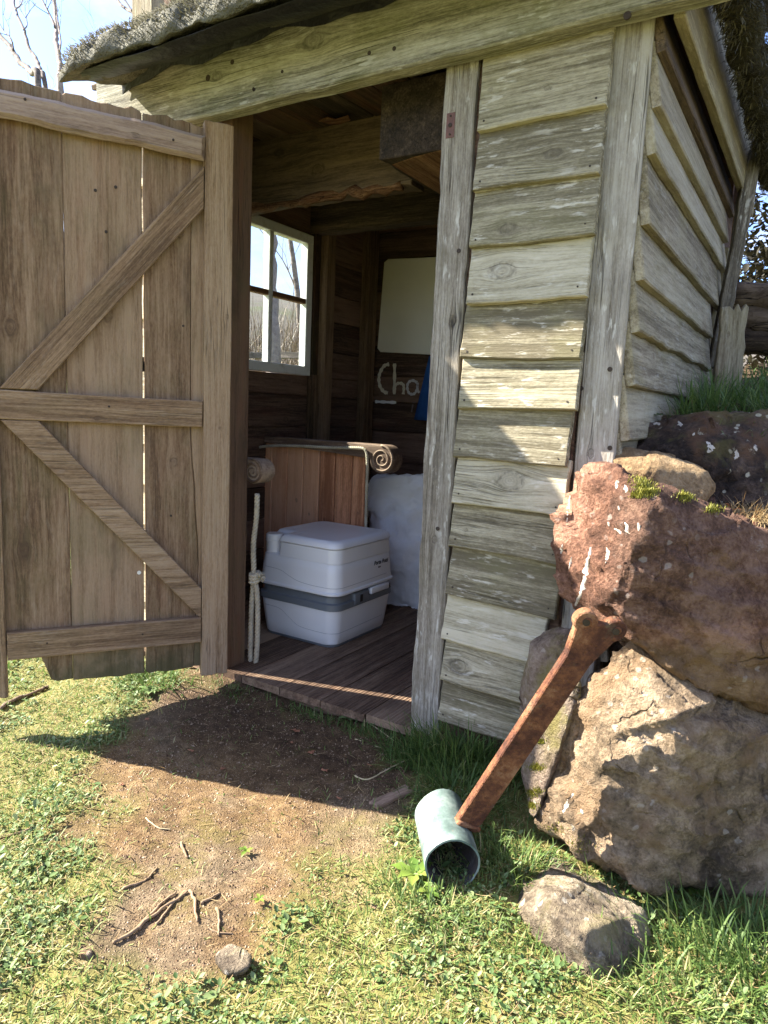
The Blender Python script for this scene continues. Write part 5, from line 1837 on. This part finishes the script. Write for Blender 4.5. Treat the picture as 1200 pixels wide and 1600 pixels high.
def moss(name, px_list, parent, spread=.02, n=500):
    dg = bpy.context.evaluated_depsgraph_get()
    dg.update()
    inv = parent.matrix_world.inverted()
    P = []
    for px_, py_, sp_, k in px_list:
        for _ in range(k):
            d = ray(px_ + random.gauss(0, sp_), py_ + random.gauss(0, sp_ * .5))
            ok, loc, nor, _i = parent.ray_cast(inv @ Vector((0, 0, CAM_H)), (inv.to_3x3() @ d).normalized())
            if ok:
                P.append(parent.matrix_world @ loc)
    if not P:
        return
    P = np.array([tuple(p) for p in P])
    m_ = len(P)
    o = blades_obj(name, [(P, RNG.uniform(.004, .011, m_), RNG.uniform(.0012, .0024, m_), np.abs(RNG.normal(.3, .4, m_)), RNG.uniform(0, 6.28, m_), RNG.normal(.2, .4, m_), np.clip(RNG.normal(.55, .22, m_), 0, 1))], M_MOSS, parent)
    o['kind'] = 'stuff'


bpy.context.view_layer.update()


def lichen(parent, patches):
    inv = parent.matrix_world.inverted()
    V, F = [], []
    for path, w in patches:
        rows = []
        for k in range(len(path) * 5 - 4):
            i_, f_ = divmod(k, 5)
            a_ = path[min(i_, len(path) - 1)]
            b_ = path[min(i_ + 1, len(path) - 1)]
            cx_, cy_ = a_[0] + (b_[0] - a_[0]) * f_ / 5, a_[1] + (b_[1] - a_[1]) * f_ / 5
            tt = k / (len(path) * 5 - 5)
            ww = w * math.sin(math.pi * min(.97, max(.06, tt))) ** .6
            row = []
            for u in (-1, -.5, 0, .5, 1):
                d = ray(cx_ + u * ww * random.uniform(.35, 1.15), cy_ + random.uniform(-1, 1))
                ok, loc, nor, _i = parent.ray_cast(inv @ Vector((0, 0, CAM_H)), (inv.to_3x3() @ d).normalized())
                if ok:
                    row.append(parent.matrix_world @ (loc + nor * (.0007 if abs(u) < .9 else -.0008)))
            if len(row) == 5:
                rows.append(row)
        k0 = len(V)
        for r_ in rows:
            V += r_
        for i_ in range(len(rows) - 1):
            for j_ in range(4):
                q_ = k0 + i_ * 5 + j_
                F.append((q_, q_ + 1, q_ + 6, q_ + 5))
    if F:
        link('lichen', mesh_from('lichen', V, F), M_LICHEN, parent, smooth=True)['kind'] = 'stuff'


lichen(R1, [([(923, 855), (918, 880), (913, 905), (906, 930), (898, 950)], 7), ([(948, 855), (950, 868), (946, 880)], 4), ([(960, 826), (966, 828), (970, 834)], 5), ([(976, 816), (980, 822), (979, 830), (984, 834)], 5), ([(997, 817), (999, 822), (998, 829)], 5),
            ([(965, 750), (962, 763)], 5), ([(977, 758), (979, 770)], 5), ([(891, 775), (888, 790), (886, 815)], 3), ([(879, 850), (876, 865)], 4), ([(893, 870), (889, 890)], 2), ([(966, 790), (968, 797)], 3), ([(950, 815), (952, 822)], 3)])
lichen(R5, [([(1105, 690), (1112, 700), (1106, 708)], 9), ([(1150, 703), (1152, 712), (1148, 718)], 6), ([(1180, 695), (1182, 705)], 5), ([(1060, 658), (1064, 666)], 6), ([(1025, 660), (1030, 664)], 8), ([(1085, 676), (1083, 681)], 4)])
lichen(R2, [([(848, 1225), (846, 1236)], 3), ([(887, 1250), (884, 1262), (880, 1270)], 5), ([(908, 1265), (911, 1272)], 4), ([(895, 1240), (893, 1246)], 3)])
moss('moss', [(1010, 768, 9, 700), (1005, 752, 10, 300), (1072, 776, 8, 350), (1115, 797, 7, 250), (995, 775, 5, 200)], R1)
moss('moss', [(832, 1240, 7, 700), (838, 1200, 6, 350), (828, 1260, 6, 400), (845, 1160, 4, 150)], R3)
moss('moss', [(860, 1300, 12, 250), (900, 1325, 14, 250)], R2)


# ------------------------------------------------------------------ small things on the ground
def gpt(px_, py_, h=.004):
    z = -.08
    for _ in range(4):
        p = at(px_, py_, z=z)
        z = gzv(p.x, p.y) + h
    return at(px_, py_, z=z)


def twig(pxs, r, label, mat=M_TWIG, name='twig', group='dry twigs on the bare ground', taper=.5):
    P = [gpt(a, b, r * .8) for a, b in pxs]
    P = smooth_path(P, 5)
    m_ = len(P)
    P = [p + Vector((random.uniform(-1, 1), random.uniform(-1, 1), random.uniform(0, .6))) * r * .5 for p in P]
    o = Geo().add(tube_geo(P, [r * (1 - (1 - taper) * i / m_) * random.uniform(.85, 1.15) for i in range(m_)], 7)).build(name, mat)
    tag(o, label, name, group)
    return o


twig([(176, 1474), (205, 1457), (240, 1430), (272, 1408), (296, 1392)], .0045, 'longest dry stick in the bundle of twigs on the earth')
twig([(215, 1452), (245, 1420), (276, 1393)], .0042, 'stick lying along the back of the twig bundle')
twig([(245, 1444), (262, 1422), (276, 1405)], .003, 'short stick on the near side of the twig bundle')
twig([(297, 1392), (303, 1405), (306, 1430), (309, 1440)], .004, 'crooked bare twig right of the twig bundle')
twig([(314, 1411), (328, 1404), (345, 1396)], .0038, 'pale twig pointing up right from the earth patch')
twig([(339, 1420), (342, 1440), (341, 1462)], .0034, 'thin upright-lying twig right of the twig bundle')
twig([(325, 1450), (340, 1457), (364, 1459)], .0022, 'thin pale stem crossing the end of a twig')
twig([(282, 1317), (288, 1330), (292, 1340)], .004, 'stubby twig alone on the middle of the earth patch')
twig([(194, 1387), (222, 1378), (236, 1367), (246, 1355)], .003, 'thin twig left above the twig bundle')
twig([(112, 1408), (130, 1402), (152, 1397)], .0026, 'thin dark twig lying in the lawn')
twig([(228, 1278), (246, 1293), (268, 1296)], .0018, 'pale straw stem on the lit earth', M_WHITEROOT)
twig([(0, 1107), (25, 1093), (55, 1082), (76, 1073)], .008, 'thick dark stick on the grass under the door', M_BARK, 'stick', 'sticks by the door', .8)
twig([(0, 1308), (20, 1304), (46, 1296)], .004, 'dark twig at the left edge of the lawn', M_TWIG)
S = 'dead stems beside the threshold'
twig([(575, 1129), (600, 1146), (625, 1163), (655, 1174)], .0022, 'pale stem slanting down from the deck edge', M_WHITEROOT, 'straw_stalk', S)
twig([(555, 1155), (600, 1170), (650, 1180)], .002, 'pale stem lying level near the door post', M_WHITEROOT, 'straw_stalk', S)
twig([(555, 1212), (575, 1218), (610, 1200), (655, 1178)], .0026, 'bent pale stem on the shaded earth by the plank offcut', M_WHITEROOT, 'straw_stalk', S)
# plank offcut
a, b = gpt(582, 1256, .008), gpt(640, 1229, .012)
o = board('plank_offcut', a, b, (0, -.2, 1), .035, .012, M_DRIFT, None, rag=.004, step=.02, endrag=.012, knots=[])
tag(o, 'short brown wood offcut half under the grass by the post', 'wood offcut')


def dead_leaf(px_, py_, r, label, sd):
    rr = random.Random(sd)
    c = gpt(px_, py_, .006)
    n_ = 12
    V = [c + Vector((0, 0, .003))]
    a0 = rr.uniform(0, 6)
    for k in range(n_):
        a = a0 + 2 * math.pi * k / n_
        q = r * (1 + .35 * math.sin(3 * a + sd)) * (1.5 if k == 0 else rr.uniform(.6, 1))
        V.append(c + Vector((q * math.cos(a), q * .7 * math.sin(a), rr.uniform(-.3, .9) * r * .45)))
    me = mesh_from('dead_leaf', V, [(0, k + 1, (k + 1) % n_ + 1) for k in range(n_)])
    o = link('dead_leaf', me, M_LEAF, smooth=False)
    s_ = o.modifiers.new('t', 'SOLIDIFY')
    s_.thickness = .0006
    tag(o, label, 'leaf', 'dead leaves on the earth')


for k, (a, b, r, lab) in enumerate(((486, 1176, .014, 'pointed brown leaf in the shade midway to the door post'), (508, 1204, .012, 'dry curled leaf nearest the shadow edge, left of the offcut'), (462, 1142, .017, 'red brown crumpled leaf close to the threshold'),
                                    (348, 1201, .010, 'pale curled leaf in the shade, left part of the patch'), (190, 1226, .011, 'dark crumpled leaf on the sunlit edge of the lawn'), (455, 1160, .009, 'small red brown leaf below the crumpled one'),
                                    (230, 1124, .011, 'brown leaf on the mossy earth below the door'), (300, 1173, .009, 'small pale brown leaf in the shade of the door'), (578, 1196, .008, 'small pinkish leaf on the dark earth right of centre'), (531, 1248, .008, 'small leaf by the shadow line before the iron tool'))):
    dead_leaf(a, b, r, lab, k + 3)


def weed(px_, py_, n_, L, label, mat=M_WEED, z=None, h=.02):
    c = gpt(px_, py_, 0) if z is None else at(px_, py_, y=z)
    root = empty('weed', c)
    tag(root, label, 'weed', 'broad leaved weeds in the grass')
    for k in range(n_):
        a = 2 * math.pi * k / n_ + random.uniform(-.3, .3)
        d = Vector((math.cos(a), math.sin(a), 0))
        s = Vector((-d.y, d.x, 0))
        V, F = [], []
        l = L * random.uniform(.7, 1.15)
        rise = random.uniform(.2, .7)
        for i in range(6):
            t = i / 5
            w = l * .22 * math.sin(math.pi * min(1, .12 + t * .88)) * (1 + .2 * math.sin(i * 2.6))
            p = c + d * l * t + Vector((0, 0, .004 + l * rise * (t - .7 * t * t) + h * .3))
            V += [p - s * w + Vector((0, 0, w * .3)), p, p + s * w + Vector((0, 0, w * .3))]
        for i in range(5):
            for j in range(2):
                q = i * 3 + j
                F.append((q, q + 1, q + 4, q + 3))
        me = mesh_from('leaf', V, F)
        at_ = me.attributes.new('tint', 'FLOAT', 'POINT')
        at_.data.foreach_set('value', [min(1, max(0, random.gauss(.55, .2)))] * len(V))
        link('leaf', me, mat, root, smooth=True)


weed(648, 1372, 6, .055, 'pale leafy weed left of the pipe head')
weed(672, 1400, 5, .04, 'small weed just below the pipe opening')
weed(1085, 1395, 7, .045, 'yellow green weed at the foot of the brown boulder')
weed(1040, 1412, 5, .028, 'small round leaved weed beside the low grey stone', M_CLOVER)
weed(955, 1352, 4, .02, 'tiny seedling between the low grey stone and the boulder', M_CLOVER)
weed(545, 1128, 6, .035, 'dark green weed growing along the threshold', M_CLOVER)
weed(500, 1110, 6, .028, 'weed with small leaves at the middle of the threshold', M_CLOVER)
weed(585, 1135, 5, .04, 'weed with narrow leaves at the deck end by the door post', M_CLOVER)
weed(690, 1145, 6, .04, 'leafy weed against the foot of the door post', M_CLOVER)
weed(1020, 655, 7, .05, 'dark leafed weed in the corner behind the lichen boulder', M_CLOVER, z=2.25)
weed(235, 1085, 8, .05, 'dark strap leaved weed in front of the open door', M_CLOVER)
weed(385, 1335, 5, .022, 'little green weed alone on the lit earth')
weed(405, 1412, 5, .018, 'tiny weed between the twigs and the lawn')
